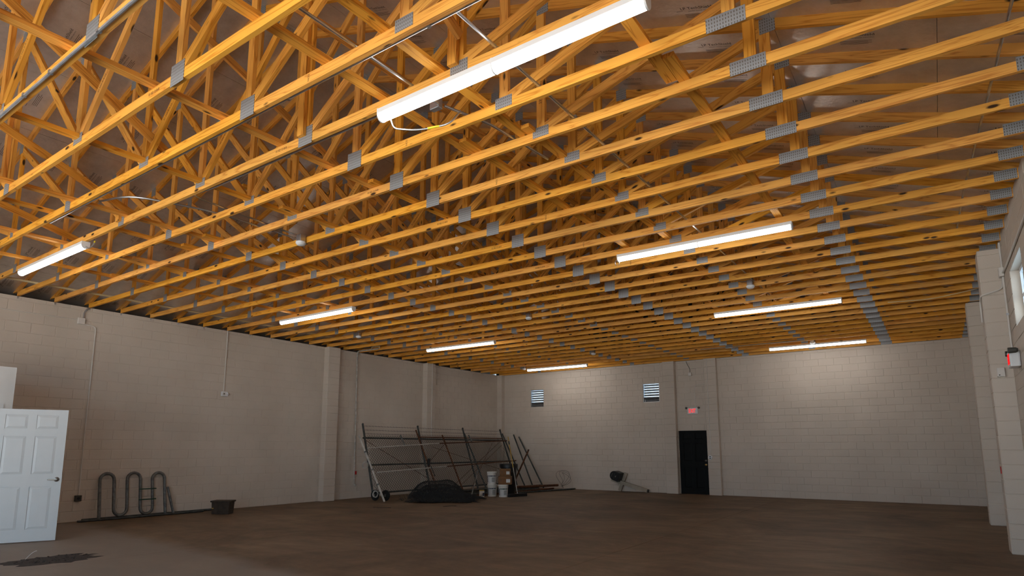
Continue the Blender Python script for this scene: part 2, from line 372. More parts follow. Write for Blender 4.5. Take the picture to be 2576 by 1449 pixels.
# ---- block walls
BW, BH = 0.4064, 0.2032
_bcache = {}
def block_mesh(w, h):
    k = (round(w, 3), round(h, 3))
    if k in _bcache: return _bcache[k]
    b = MB(); a, e = w/2-0.004, h/2-0.004; c = 0.005; n = 0
    for (x, z, y) in ((a, e, 0.02), (a, e, 0.004), (a-c, e-c, 0.0)):
        b.v += [Vector((-x, y, -z)), Vector((x, y, -z)), Vector((x, y, z)), Vector((-x, y, z))]
    b.face((8, 9, 10, 11))
    for r in (0, 4):
        for i in range(4):
            j = (i+1) % 4; b.face((r+i, r+j, r+4+j, r+4+i))
    _bcache[k] = b.mesh('block', M['block']); return _bcache[k]
def add_block(mb, u, y, z, w, h):
    a, e = w/2-0.004, h/2-0.004; c = 0.005; n = len(mb.v)
    if a < 0.008 or e < 0.008: return
    for (x, q, yy) in ((a, e, 0.02), (a, e, 0.004), (a-c, e-c, 0.0)):
        mb.v += [Vector((u-x, y+yy, z-q)), Vector((u+x, y+yy, z-q)), Vector((u+x, y+yy, z+q)), Vector((u-x, y+yy, z+q))]
    mb.face((n+8, n+9, n+10, n+11))
    for r in (0, 4):
        for i in range(4):
            j = (i+1) % 4; mb.face((n+r+i, n+r+j, n+r+4+j, n+r+4+i))
def block_wall(name, origin, rz, width, height, openings, label, limit=300, thick=0.2, skip_u=()):
    """local frame: x along the wall, -y is the room side, z up"""
    root = empty(name, origin, (0, 0, rz)); struct(root, label)
    Mx = Matrix.Translation(Vector(origin)) @ Matrix.Rotation(rz, 4, 'Z')
    # backing slab with the openings left out
    us = sorted(set([0, width]+[v for o in openings for v in o[:2]])); zs = sorted(set([0, height]+[v for o in openings for v in o[2:]]))
    bk = MB()
    for i in range(len(us)-1):
        for j in range(len(zs)-1):
            cu, cz = (us[i]+us[i+1])/2, (zs[j]+zs[j+1])/2
            if any(o[0] < cu < o[1] and o[2] < cz < o[3] for o in openings): continue
            bk.bx(us[i], us[i+1], 0.0058, thick, zs[j], zs[j+1])
    bk.build('mortar', M['block'], root)
    cand = []; rest = MB()
    nrow = int(math.ceil(height/BH))
    for r in range(nrow):
        z0, z1 = r*BH, min((r+1)*BH, height)
        off = 0 if r % 2 == 0 else -BW/2
        u = off
        while u < width:
            u0, u1 = max(u, 0), min(u+BW, width); u += BW
            if u1-u0 < 0.03 or z1-z0 < 0.03: continue
            rects = [(u0, u1, z0, z1)]
            for o in openings:
                nr = []
                for (a, b2, c, d2) in rects:
                    if b2 <= o[0] or a >= o[1] or d2 <= o[2] or c >= o[3]: nr.append((a, b2, c, d2)); continue
                    if a < o[0]: nr.append((a, o[0], c, d2))
                    if b2 > o[1]: nr.append((o[1], b2, c, d2))
                    aa, bb = max(a, o[0]), min(b2, o[1])
                    if c < o[2]: nr.append((aa, bb, c, o[2]))
                    if d2 > o[3]: nr.append((aa, bb, o[3], d2))
                rects = nr
            for (a, b2, c, d2) in rects:
                full = abs(b2-a-BW) < 1e-4 and abs(d2-c-BH) < 1e-4
                wu, wz = (a+b2)/2, (c+d2)/2; dy = random.uniform(-0.002, 0.002)
                pr = proj(Mx @ Vector((wu, 0, wz)))
                vis = pr and 0 < pr[0] < IW and 0 < pr[1] < IH
                if any(s0 < wu < s1 for s0, s1 in skip_u): vis = False
                if full and vis:
                    pl, pr2 = proj(Mx @ Vector((a, 0, wz))), proj(Mx @ Vector((b2, 0, wz)))
                    cand.append((-abs(pl[0]-pr2[0])/pr[2], wu, wz, dy))
                else: add_block(rest, wu, dy, wz, b2-a, d2-c)
    cand.sort()
    for k, (q, wu, wz, dy) in enumerate(cand):
        if k < limit: place('block', block_mesh(BW, BH), root, (wu, dy, wz), (random.uniform(-.003, .003), 0, random.uniform(-.002, .002)))
        else: add_block(rest, wu, dy, wz, BW, BH)
    if rest.v:
        o = rest.build('block_field', M['block'], root); o['kind'] = 'stuff'
    return root
LW = YB-YF
wall_left = block_wall('wall_left', (XL, YF, 0), PI/2, LW, H, [], 'long painted block wall at left')
BO = XL-0.0
vent1 = (-12.86-XL, -12.27-XL, 3.03, 3.69); vent2 = (-8.25-XL, -7.66-XL, 3.02, 3.66); dop = (-7.05-XL, -6.12-XL, 0.0, 2.03)
wall_back = block_wall('wall_back', (XL, YB, 0), 0, SPAN, H, [vent1, vent2, dop], 'painted block wall at the far end')
win = (YB-10.2, YB-8.95, 3.02, 3.76)
win = (win[1] if win[1] < win[0] else win[0], max(win[0], win[1]), 3.02, 3.76)
wall_right = block_wall('wall_right', (XR, YB, 0), -PI/2, LW, H+0.1, [(YB-10.2, YB-8.95, 3.02, 3.76)], 'painted block wall at right with high window', limit=200)
fo = (-11.4-XL, 0.2-XL, 0.0, 4.1)
fw = MB()
fw.bx(XL-0.2, XL+fo[0], YF-0.2, YF, 0, RIDGE-1.0).bx(XL+fo[1], XR+0.2, YF-0.2, YF, 0, RIDGE-1.0).bx(XL+fo[0], XL+fo[1], YF-0.2, YF, fo[3], RIDGE-1.0)
struct(fw.build('wall_front', M['block']), 'painted front wall with the open entrance')
# gable ends above the walls and the dark eave closure
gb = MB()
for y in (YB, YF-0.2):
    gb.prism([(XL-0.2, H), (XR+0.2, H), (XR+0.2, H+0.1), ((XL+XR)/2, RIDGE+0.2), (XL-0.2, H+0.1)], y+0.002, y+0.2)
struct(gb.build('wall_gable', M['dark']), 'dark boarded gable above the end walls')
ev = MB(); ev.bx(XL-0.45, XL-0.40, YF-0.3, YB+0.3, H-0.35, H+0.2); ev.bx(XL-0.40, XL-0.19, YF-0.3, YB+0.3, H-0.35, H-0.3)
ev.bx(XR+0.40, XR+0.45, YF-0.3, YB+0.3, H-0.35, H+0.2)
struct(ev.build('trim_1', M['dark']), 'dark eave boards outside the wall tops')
# pilasters
def pilaster(n, x0, x1, y0, y1, label, z1=H-0.005):
    p = empty('trim_%d' % n, ((x0+x1)/2, (y0+y1)/2, 0)); struct(p, label)
    w, d = x1-x0, y1-y0; k = 0; z = 0
    core = MB().bx(-w/2+0.006, w/2-0.006, -d/2+0.006, d/2-0.006, 0, z1); core.build('mortar', M['block'], p)
    me = MB().bevbox((0, 0, 0), (w, d, BH-0.004), 0.012).mesh('pilaster_block', M['block'])
    while z+BH <= z1+1e-4:
        place('block', me, p, (random.uniform(-.001, .001), random.uniform(-.001, .001), z+BH/2)); z += BH
    if z1-z > 0.02: MB().bevbox((0, 0, z+(z1-z)/2), (w, d, z1-z), 0.008).build('block', M['block'], p)
    return p
pilaster(2, XL-0.01, XL+0.20, 11.28, 11.69, 'block pilaster on the left wall nearer the camera')
pilaster(3, XL-0.01, XL+0.20, 15.42, 15.83, 'block pilaster on the left wall behind the leaning gate')
pilaster(4, XL-0.01, XL+0.22, 19.74, YB+0.01, 'block pilaster in the back left corner')
pilaster(5, 0.70, XR+0.01, 11.15, 11.56, 'nearer block pilaster on the right wall')
pilaster(6, 0.68, XR+0.01, 15.1, 15.51, 'farther block pilaster on the right wall')
pilaster(7, -7.46, -7.06, YB-0.19, YB+0.01, 'block pilaster left of the black door')
pilaster(8, -6.08, -5.69, YB-0.15, YB+0.01, 'block pilaster right of the black door')
pilaster(9, 0.70, XR+0.01, YB-0.07, YB+0.01, 'shallow block pilaster in the back right corner')

# ---- roof deck: foil-faced panels
ceiling = empty('ceiling', ((XL+XR)/2, 8, RIDGE)); struct(ceiling, 'foil faced roof sheathing above the trusses')
def rooftop():
    b = MB(); zt = 0.06
    for s in (-1, 1):
        xe = XL-0.45 if s < 0 else XR+0.45; xc = (XL+XR)/2; ze = H+TZ+TCV-0.45*SLOPE
        b.prism([(xe, ze+0.03), (xc, RIDGE+0.03), (xc, RIDGE+0.12), (xe, ze+0.12)], YF-0.5, YB+0.5)
    return b
o = rooftop().build('roof_cover', M['dark'], ceiling); o.matrix_parent_inverse = Matrix.Translation(-Vector(ceiling.location))
ang = math.atan(SLOPE); PW, PL = 1.22, 2.4384
pm_ = MB().bx(-PW/2+0.002, PW/2-0.002, -PL/2+0.002, PL/2-0.002, 0, 0.012).mesh('roof_panel', M['foil'])
tx = text_mesh('LP TechShield', 0.052, M['ink']); 
pr_ = MB()
def add_text(mb, me, M4):
    n = len(mb.v)
    for v in me.vertices: mb.v.append(M4 @ v.co)
    for p in me.polygons: mb.face([n+i for i in p.vertices])
# printed on the underside, reading along the slope
small = text_mesh('RADIANT BARRIER SHEATHING', 0.016, M['ink'])
for k in range(4):
    yy = -PL/2+0.3048+k*0.6096+0.03
    T = Matrix.Translation((0.02, yy, -0.001)) @ Matrix.Rotation(PI, 4, 'X')
    add_text(pr_, tx, T)
    # underline below LP and rows of small print
    pr_.quad((-0.175, yy+0.034, -0.001), (-0.115, yy+0.034, -0.001), (-0.115, yy+0.038, -0.001), (-0.175, yy+0.038, -0.001))
    add_text(pr_, small, Matrix.Translation((0.05, yy+0.042, -0.001)) @ Matrix.Rotation(PI, 4, 'X'))
    for q in range(4):
        y2 = yy+0.085+q*0.016
        pr_.quad((-0.11, y2, -0.001), (0.14-0.03*(q % 2), y2, -0.001), (0.14-0.03*(q % 2), y2+0.004, -0.001), (-0.11, y2+0.004, -0.001))
prm = pr_.mesh('printed_lettering', M['ink'])
xc = (XL+XR)/2; LS = (SPAN/2+0.45)/math.cos(ang)
for s in (-1, 1):
    # panel rows measured down the slope from the eave; seam at x=0.27 on the right slope
    x_first = 0.27 if s > 0 else XL+0.65
    c = math.cos(ang)*PW
    edges = []
    x = x_first + (c if s > 0 else -c)
    k = 0
    while True:
        xa = x - s*k*c; xb = xa - s*c; k += 1
        if (s > 0 and xa < xc+0.006) or (s < 0 and xa > xc-0.006): break
        edges.append((xa, xb))
    for ri, (xa, xb) in enumerate(edges):
        xm = (xa+xb)/2
        # clip the ridge row so that it stops at the ridge
        pw = PW; me = pm_; pmesh = prm
        if (s > 0 and xb < xc) or (s < 0 and xb > xc):
            xb = xc; xm = (xa+xb)/2; w = abs(xa-xb)/math.cos(ang)
            me = MB().bx(-w/2+0.002, w/2-0.002, -PL/2+0.002, PL/2-0.002, 0, 0.012).mesh('roof_panel', M['foil']); pmesh = None
        zm = H+TZ+TCV+(XR-xm)*SLOPE if s > 0 else H+TZ+TCV+(xm-XL)*SLOPE
        y = YF-0.4+(1.2192 if ri % 2 else 0) - 1.2192
        # keep panel ends on trusses
        y = Y0+TH/2 - math.ceil((Y0-(YF-0.5))/PL)*PL + (PL/2 if ri % 2 else 0) - PL/2
        while y < YB+0.2:
            yc = y+PL/2; y += PL
            if yc-PL/2 > YB+0.1 or yc+PL/2 < YF: continue
            o = place('roof_panel', me, ceiling, (xm-ceiling.location.x, yc-ceiling.location.y, zm-ceiling.location.z), (0, ang*s, 0))
            if pmesh and (xm > -5.5 or xm < -8.0): place('printed_lettering', pmesh, o)

# ================================================================== TRUSSES
JX = [SPAN*k/8 for k in range(9)]      # 0 = left heel, 8 = right heel, ridge = 4
def zt_bot(x): return TZ+(x if x <= SPAN/2 else SPAN-x)*SLOPE
_wm = {}
def member_mesh(key, poly, p0, p1, mat):
    """poly in truss (x,z); local X runs from p0 to p1"""
    if key in _wm: return _wm[key]
    a = math.atan2(p1[1]-p0[1], p1[0]-p0[0]); cx_, cz_ = (p0[0]+p1[0])/2, (p0[1]+p1[1])/2
    ca, sa = math.cos(a), math.sin(a)
    loc = [((x-cx_)*ca+(z-cz_)*sa, -(x-cx_)*sa+(z-cz_)*ca) for x, z in poly]
    me = MB().prism(loc, 0, TH).mesh(key, mat)
    _wm[key] = (me, (cx_, 0, cz_), (0, -a, 0)); return _wm[key]
def strip(p0, p1, w, ext=0.3):
    dx, dz = p1[0]-p0[0], p1[1]-p0[1]; l = math.hypot(dx, dz); dx /= l; dz /= l; nx, nz = -dz*w/2, dx*w/2
    a = (p0[0]-dx*ext, p0[1]-dz*ext); b = (p1[0]+dx*ext, p1[1]+dz*ext)
    return [(a[0]-nx, a[1]-nz), (b[0]-nx, b[1]-nz), (b[0]+nx, b[1]+nz), (a[0]+nx, a[1]+nz)]
def under_top(poly):
    # below the underside of both top chords
    poly = clip(poly, -SLOPE, 1, TZ-0.001); return clip(poly, SLOPE, 1, TZ+SPAN*SLOPE-0.001)
parts = []   # (name, mesh, loc, rot)
for i, (a, b) in enumerate(((0.0, JX[5]), (JX[5], JX[7]), (JX[7], SPAN))):
    poly = [(a+0.001, 0), (b-0.001, 0), (b-0.001, CH), (a+0.001, CH)]
    parts.append(('bottom_chord',)+member_mesh('bottom_chord%d' % i, poly, (a, CH/2), (b, CH/2), M['wood']))
for s in (0, 1):
    xa, xb = (-0.40, SPAN/2) if s == 0 else (SPAN/2, SPAN+0.40)
    f = (lambda x: TZ+x*SLOPE) if s == 0 else (lambda x: TZ+(SPAN-x)*SLOPE)
    poly = [(xa, f(xa)), (xb, f(xb)), (xb, f(xb)+TCV), (xa, f(xa)+TCV)]
    poly = clip(poly, 0, -1, -(CH+0.0005)) if s == 0 else clip(poly, 0, -1, -(CH+0.0005))
    parts.append(('top_chord',)+member_mesh('top_chord%d' % s, poly, (xa, f(xa)+TCV/2), (xb, f(xb)+TCV/2), M['wood']))
VWD = CH
for k in range(1, 8):
    x = JX[k]; zt = zt_bot(x)
    poly = strip((x, CH), (x, zt), VWD, 0.1); poly = clip(poly, 0, -1, -(CH+0.0005)); poly = under_top(poly)
    parts.append(('web_post',)+member_mesh('web_post%d' % k, poly, (x, CH), (x, zt), M['wood']))
for kb, kt in ((2, 1), (3, 2), (4, 3), (4, 5), (5, 6), (6, 7)):
    sg = -1 if kt < kb else 1
    p0 = (JX[kb]+sg*VWD*0.5, CH+0.02); p1 = (JX[kt]-sg*VWD*0.5, zt_bot(JX[kt])-0.03)
    poly = strip(p0, p1, CH, 0.3); poly = clip(poly, 0, -1, -(CH+0.0005)); poly = under_top(poly)
    # stop at the sides of the posts at both ends
    if sg > 0: poly = clip(poly, -1, 0, -(JX[kb]+VWD/2+0.0005)); poly = clip(poly, 1, 0, JX[kt]-VWD/2-0.0005)
    else: poly = clip(poly, 1, 0, JX[kb]-VWD/2-0.0005); poly = clip(poly, -1, 0, -(JX[kt]+VWD/2+0.0005))
    parts.append(('web_diagonal',)+member_mesh('web_diagonal%d%d' % (kb, kt), poly, p0, p1, M['wood']))
_pc = {}
def plate_mesh(w, h):
    k = (w, h)
    if k not in _pc: _pc[k] = MB().box((0, 0, 0), (w, 0.003, h)).mesh('connector_plate', M['plate'])
    return _pc[k]
# (x, z centre, width, height)
plates = [(JX[1], 0.065, .130, .150), (JX[2], 0.085, .105, .090), (JX[3], 0.06, .150, .135), (JX[4]+0.02, 0.085, .190, .095), (JX[5], 0.075, .205, .185),
          (JX[6], 0.075, .175, .100), (JX[7]-0.02, 0.045, .27, .115), (SPAN-0.11, 0.06, .20, .115)]
for k in range(1, 8):
    zt = zt_bot(JX[k]); a = 0 if k == 4 else (-ang if k < 4 else ang)
    plates.append((JX[k]+(0.03 if k > 4 else (-0.03 if k < 4 else 0)), zt+0.02, (.13 if k != 4 else .2), .14))
trusses = {}
N0, N1 = -6, 26
ORD = ['last roof truss, right against the back wall', 'second', 'third', 'fourth', 'fifth', 'sixth', 'seventh', 'eighth', 'ninth', 'tenth', 'eleventh', 'twelfth', 'thirteenth', 'fourteenth', 'fifteenth', 'sixteenth', 'seventeenth', 'eighteenth', 'nineteenth', 'twentieth',
       'twenty-first', 'twenty-second', 'twenty-third', 'twenty-fourth', 'twenty-fifth', 'twenty-sixth', 'twenty-seventh', 'twenty-eighth', 'twenty-ninth', 'thirtieth', 'thirty-first', 'thirty-second', 'thirty-third', 'thirty-fourth', 'thirty-fifth']
st1 = text_mesh('01:82:12-8-8', 0.035, M['ink']); st2 = text_mesh('01 HG 0-4-12', 0.035, M['ink']); st3 = text_mesh('2391-01-W3-1', 0.04, M['ink']); st4 = text_mesh('NO2', 0.03, M['ink'])
hang_me = MB().box((0, 0, 0), (0.004, 0.03, 0.22)).mesh('hanger_strap', M['galv'])
for n in range(N0, N1+1):
    yn = Y0+n*D
    t = empty('roof_truss', (XL, yn, H)); trusses[n] = t
    q = N1-n
    tag(t, ORD[0] if q == 0 else 'timber roof truss, %s counted from the back wall' % ORD[q], 'roof truss', 'timber roof trusses')
    for (nm, me, loc, rot) in parts: place(nm, me, t, loc, rot)
    for (x, z, w, h) in plates: place('connector_plate', plate_mesh(w, h), t, (x, -0.0015, z))
    place('hanger_strap', hang_me, t, (0.004, TH/2, 0.06))
    # lumber stamps
    if -5 <= n <= 12:
        R = (PI/2, 0, 0)
        if n % 2: place('stamp', st1, t, (JX[5]-0.38, -0.001, 0.045), R)
        else: place('stamp', st4, t, (JX[5]+0.75+0.1*(n % 3), -0.001, 0.045), (PI/2, -PI/2, 0))
        place('stamp', st3, t, (JX[6], -0.001, 0.48), (PI/2, -PI/2, 0))
        a = math.atan2(zt_bot(JX[5])-0.05-CH, JX[5]-JX[4]-VWD)
        place('stamp', st2, t, (JX[4]+0.45, -0.001, CH+0.02+0.405*math.tan(a)), (PI/2, -a, 0))
def truss_y(n): return Y0+n*D

# ---- lateral and diagonal bracing
def brace(label, p0, p1, w=CH, h=TH, mat='wood2', roll=0.0):
    p0, p1 = Vector(p0), Vector(p1); d = p1-p0; l = d.length
    o = MB().box((0, 0, 0), (l, w, h)).build('brace_board', M[mat])
    x = d.normalized(); zref = Vector((0, 0, 1)); y = zref.cross(x).normalized(); z = x.cross(y)
    R = Matrix((x, y, z)).transposed() @ Matrix.Rotation(roll, 3, 'X')
    o.matrix_world = Matrix.Translation((p0+p1)/2) @ R.to_4x4()
    tag(o, label, 'brace board', 'brace boards on the trusses'); return o
zb = H+CH+TH/2+0.0005
names = {-5.15: 'by the square plates', -6.66: 'under the ridge', -8.45: 'left of the ridge', -9.12: 'two bays left of the ridge', -10.38: 'midway over the left half', -11.75: 'nearest the left wall', -3.70: 'over the right lights\' left ends', -3.05: 'between the two roof conduits', -1.56: 'over the right lights\' right ends'}
for x, txt in names.items():
    segs = []; y = 0.1 - random.random()*0.5; flip = 0
    while y < 19.85:
        l = min(4.88, 19.9-y); segs.append((max(y, YF+0.05), y+l, flip)); y += 4.55; flip = 1-flip
    segs = [q for q in segs if q[1]-q[0] > 0.7]
    for i, (a, b, fl) in enumerate(segs):
        where = 'nearest the back wall' if i == len(segs)-1 else ['nearest the camera', 'second from camera', 'third from camera', 'fourth from camera', 'fifth from camera'][i]
        brace('flat brace board %s, %s' % (txt, where), (x+(0.093 if fl else 0), a, zb), (x+(0.093 if fl else 0), b, zb))
# boards along the posts
def lat(label, x, z, ya, yb, m='wood2'): return brace(label, (x, ya, z), (x, yb, z), w=TH, h=CH, mat=m)
brace('orange brace board nailed along the posts right of the ridge, near stretch', (-4.70, 2.2, 5.62), (-4.70, 8.6, 5.62), w=CH, h=TH)
brace('orange brace board nailed along the posts right of the ridge, far stretch', (-4.79, 8.3, 5.62), (-4.79, 19.3, 5.62), w=CH, h=TH)
brace('dark brace board running along the posts left of the ridge', (-8.50, 5.0, 5.46), (-8.50, 19.3, 5.46), w=CH, h=TH)
for lab, p0, p1 in (('sloping brace board under the ridge, nearest the camera', (-6.56, -0.4, 6.56), (-6.56, 3.0, 4.58)),
                    ('long sloping brace board under the ridge over the square plates', (-6.60, 2.3, 6.60), (-6.60, 6.0, 5.05)),
                    ('dark sloping brace board left of the ridge', (-8.52, 0.6, 5.70), (-8.52, 3.55, 4.50)),
                    ('sloping brace board over the nearest left light', (-10.45, 1.4, 5.15), (-10.45, 3.70, 4.53)),
                    ('sloping brace board crossing the posts behind the near right light', (-2.80, 1.6, 5.5), (-2.80, 3.35, 4.62))):
    brace(lab, p0, p1, w=TH, h=CH)
# upright scab blocks nailed on three trusses
for lab, x, n, z0, z1 in (('upright scab board nailed over a square splice plate', -4.80, -1, 0.075, 1.5), ('upright scab board on the post above the near right light', -2.90, -1, 0.09, 0.62), ('short scab block over the plate above the near left light', -8.62, -1, 0.05, 0.16), ('upright scab board left of the ridge nearest the camera', -8.66, -3, 0.16, 0.95)):
    o = MB().box((0, 0, 0), (z1-z0, TH, CH)).build('scab_board', M['wood2'], None, (x, truss_y(n)-0.004-TH/2, H+(z0+z1)/2), (0, -PI/2, 0)); tag(o, lab, 'scab board')
# ================================================================== LIGHTS
def led_light(x0, n, label, tail=None, dy=0.0):
    """eight foot strip light screwed under the bottom chord of truss n"""
    yc = truss_y(n)+TH/2+dy; L_ = 2.44; t = empty('strip_light', (x0+L_/2, yc, H)); tag(t, label, 'ceiling light', 'eight foot LED strip lights')
    MB().bevbox((0, 0, -0.0235), (L_, 0.104, 0.046), 0.006).build('housing', M['white'], t)
    def lens(a, b):
        m = MB(); seg = 12; n0 = 0
        prof = [(0.050*math.cos(PI+PI*i/seg), -0.046+0.056*math.sin(PI+PI*i/seg)) for i in range(seg+1)]
        for x in (a, b):
            for (y, z) in prof: m.v.append(Vector((x, y, z)))
        k = seg+1
        for i in range(seg): m.face((i, i+1, k+i+1, k+i))
        m.face((0, k, 2*k-1, k-1)); m.face(list(range(k))); m.face([2*k-1-i for i in range(k)])
        return m
    lens(-L_/2+0.012, -0.008).build('lens', M['lens'], t, smooth=True); lens(0.008, L_/2-0.012).build('lens', M['lens'], t, smooth=True)
    def cap(x, w):
        m = MB(); prof = [(0.053*math.cos(PI+PI*i/12), -0.0465+0.060*math.sin(PI+PI*i/12)) for i in range(13)]+[(0.053, -0.001), (-0.053, -0.001)]
        a = [Vector((x-w/2, y, z)) for y, z in prof]; b = [Vector((x+w/2, y, z)) for y, z in prof]; m.v = a+b; k = len(prof)
        m.face(list(range(k))); m.face([2*k-1-i for i in range(k)])
        for i in range(k): j = (i+1) % k; m.face((i, j, k+j, k+i))
        return m
    cap(-L_/2+0.004, 0.014).build('end_cap', M['white'], t); cap(L_/2-0.004, 0.014).build('end_cap', M['white'], t); cap(0, 0.012).build('joint_band', M['white'], t)
    if tail == 'left':
        c = bend([(-L_/2+0.06, 0.05, -0.06), (-L_/2+0.06, 0.09, -0.14), (-L_/2+0.22, 0.22, -0.15), (-L_/2+0.42, 0.42, -0.06), (-L_/2+0.46, 0.52, 0.10)], 0.12)
        f = MB().tube(c, 0.008, 6).build('flexible_conduit', M['galv'], t, smooth=True)
        k = int(len(c)*0.62); MB().tube([c[k], c[k]+(c[k+1]-c[k])*0.9], 0.0105, 6).build('yellow_tape', M['tape'], f)
    if tail == 'right':
        c = bend([(L_/2-0.01, 0.0, -0.07), (L_/2+0.10, 0.02, -0.12), (L_/2+0.17, 0.05, -0.03), (L_/2+0.10, 0.06, 0.05), (L_/2-0.05, 0.06, 0.05)], 0.07)
        f = MB().tube(c, 0.008, 6).build('flexible_conduit', M['galv'], t, smooth=True)
        k = int(len(c)*0.5); MB().tube([c[k-1], c[k], c[k+1]], 0.0105, 6).build('yellow_tape', M['tape'], f)
    if tail == 'loop':
        c = [(-L_/2-0.01+0.035*math.sin(a), -0.02, -0.12-0.045*math.cos(a)) for a in [0.5+5.3*i/14 for i in range(15)]]
        MB().tube(c, 0.006, 6).build('flexible_conduit', M['galv'], t, smooth=True)
    return t
led_light(-3.74, -1, 'large strip light at top centre, nearest of all to the camera', 'left')
led_light(-3.76, 7, 'strip light in the right hand row, second from the camera', 'loop')
led_light(-3.75, 15, 'strip light in the right hand row, third from the camera')
led_light(-3.80, 24, 'farthest strip light in the right hand row, above the back wall', dy=0.35 if False else 0.0)
led_light(-12.13, -1, 'strip light at the left edge, nearest in the left hand row', 'right')
led_light(-12.12, 7, 'strip light in the left hand row, second from the camera')
led_light(-12.08, 15, 'strip light in the left hand row, third from the camera')
led_light(-12.15, 24, 'farthest strip light in the left hand row, near the back corner')

# ---- conduits in the roof
def pipe(name, label, pts, r=0.0125, mat='galv', cat='conduit', rb=0.1, clips=(), group=None):
    o = MB().tube(bend(pts, rb), r, 8).build(name, M[mat], smooth=True); tag(o, label, cat, group)
    for c in clips:
        MB().box(c, (0.03, 0.03, 0.03)).build('clip', M['galv'], o)
    return o
ya = truss_y(-4)-0.016
pipe('conduit', 'shiny conduit along the truss in the top left corner', [(-9.6, ya, H-0.004), (-3.2, ya, H-0.004)], clips=[(-5.45, ya, H), (-6.0, ya, H), (-4.6, ya, H)])
yb_ = truss_y(-2)+TH+0.05
pipe('conduit', 'conduit under the brace boards beside the third truss from the left corner', [(-9.4, yb_, H+0.045), (-1.2, yb_, H+0.045)], clips=[(-4.3, yb_, H+0.045), (-2.7, yb_, H+0.045)])
yc_ = truss_y(-1)+TH+0.05
pipe('conduit', 'conduit leading from the nearest light and bending towards the ceiling sensor', [(-3.8, yc_, H+0.03), (-6.6, yc_, H+0.03), (-7.15, yc_+0.05, H+0.115), (-7.3, 5.2, H+0.115)], rb=0.22)
pipe('conduit', 'second conduit running beside the bent one to the ceiling sensor', [(-8.26, yc_-0.48, H+0.115), (-7.75, yc_-0.35, H+0.115), (-7.42, 4.0, H+0.115), (-7.42, 5.2, H+0.115)], rb=0.3)
pipe('conduit', 'conduit lying on the chords left of the nearest light', [(-3.37, 0.5, H+CH+0.014), (-3.37, 3.75, H+CH+0.014)])
pipe('conduit', 'long conduit lying on the chords behind the nearest light', [(-2.50, 2.95, H+CH+0.014), (-2.50, 18.5, H+CH+0.014)], clips=[(-2.5, 4.66, H+CH+0.03), (-2.5, 6.4, H+CH+0.03)])
pipe('conduit', 'conduit running from the box behind the nearest light', [(-3.39, 3.86, H+CH+0.05), (-3.2, 4.3, H+CH+0.014), (-3.12, 5.2, H+CH+0.014)])
pipe('conduit', 'thin conduit at the upper right edge', [(0.70, 4.6, H+CH+0.06), (0.50, 8.6, H+CH+0.03), (0.46, 10.3, H+CH+0.03)], r=0.011)
yr = truss_y(10)+TH+0.02
pipe('conduit', 'straight conduit along a truss above the second right hand light', [(-2.65, yr, H+0.075), (0.86, yr, H+0.075)])
yr2 = truss_y(16)+TH+0.1
pipe('conduit', 'straight conduit from the third right hand light to the right wall', [(-1.3, yr2, H+0.04), (0.9, yr2, H+0.04)])
pipe('cable', 'thin cream cable sagging beside the third right hand light', [(-0.6, yr2+0.2, H-0.01), (0.1, yr2+0.25, H-0.035), (0.6, yr2+0.2, H+0.02), (0.87, yr2+0.15, H+0.05)], r=0.007, mat='cream', cat='cable', rb=0.3)
pipe('conduit', 'conduit leading to the sensor by the farthest right hand light', [(-5.6, truss_y(23)-0.012, H+0.02), (-2.75, truss_y(23)-0.012, H+0.02)], r=0.011)
pipe('cream_pipe', 'cream plastic pipe lying across the trusses near the left wall', [(-13.37, 1.2, H+CH+0.018), (-13.38, 12.4, H+CH+0.022)], r=0.021, mat='cream', cat='pipe')
o = MB().bevbox((0, 0, 0), (0.11, 0.06, 0.11), 0.008).build('junction_box', M['galv'], None, (-3.42, 3.78, H+CH+0.04)); tag(o, 'steel junction box behind the nearest strip light', 'junction box')
def sensor(x, n, label, dz=0.0):
    t = empty('ceiling_sensor', (x, truss_y(n)-0.06, H-0.02+dz)); tag(t, label, 'sensor', 'white ceiling sensors')
    MB().bevbox((0, 0.0, 0.075), (0.10, 0.10, 0.10), 0.01).build('mounting_box', M['galv'], t)
    MB().lathe([(0.062, 0.026), (0.070, 0.02), (0.070, -0.002), (0.055, -0.022), (0.03, -0.032), (0.001, -0.034)], seg=20).build('dome', M['white'], t, smooth=True)
    MB().tube([(-0.04, 0.02, 0.11), (-0.16, 0.03, 0.125), (-0.22, 0.05, 0.15)], 0.009, 6).build('cable', M['galv'], t)
sensor(-7.21, 2, 'round white ceiling sensor at centre left, between the two light rows')
sensor(-2.55, 12, 'round white ceiling sensor between the second and third right hand lights')
sensor(-12.2, 11, 'round white ceiling sensor right of the nearer left pilaster')
sensor(-8.5, 21, 'round white ceiling sensor left of the farthest right hand light')
sensor(-7.31, 12, 'round white ceiling sensor in the middle of the ceiling')
sensor(-12.25, 24, 'round white ceiling sensor beside the farthest left hand light')
sensor(-2.65, 24, 'white ceiling sensor just above the farthest right hand light', 0.03)

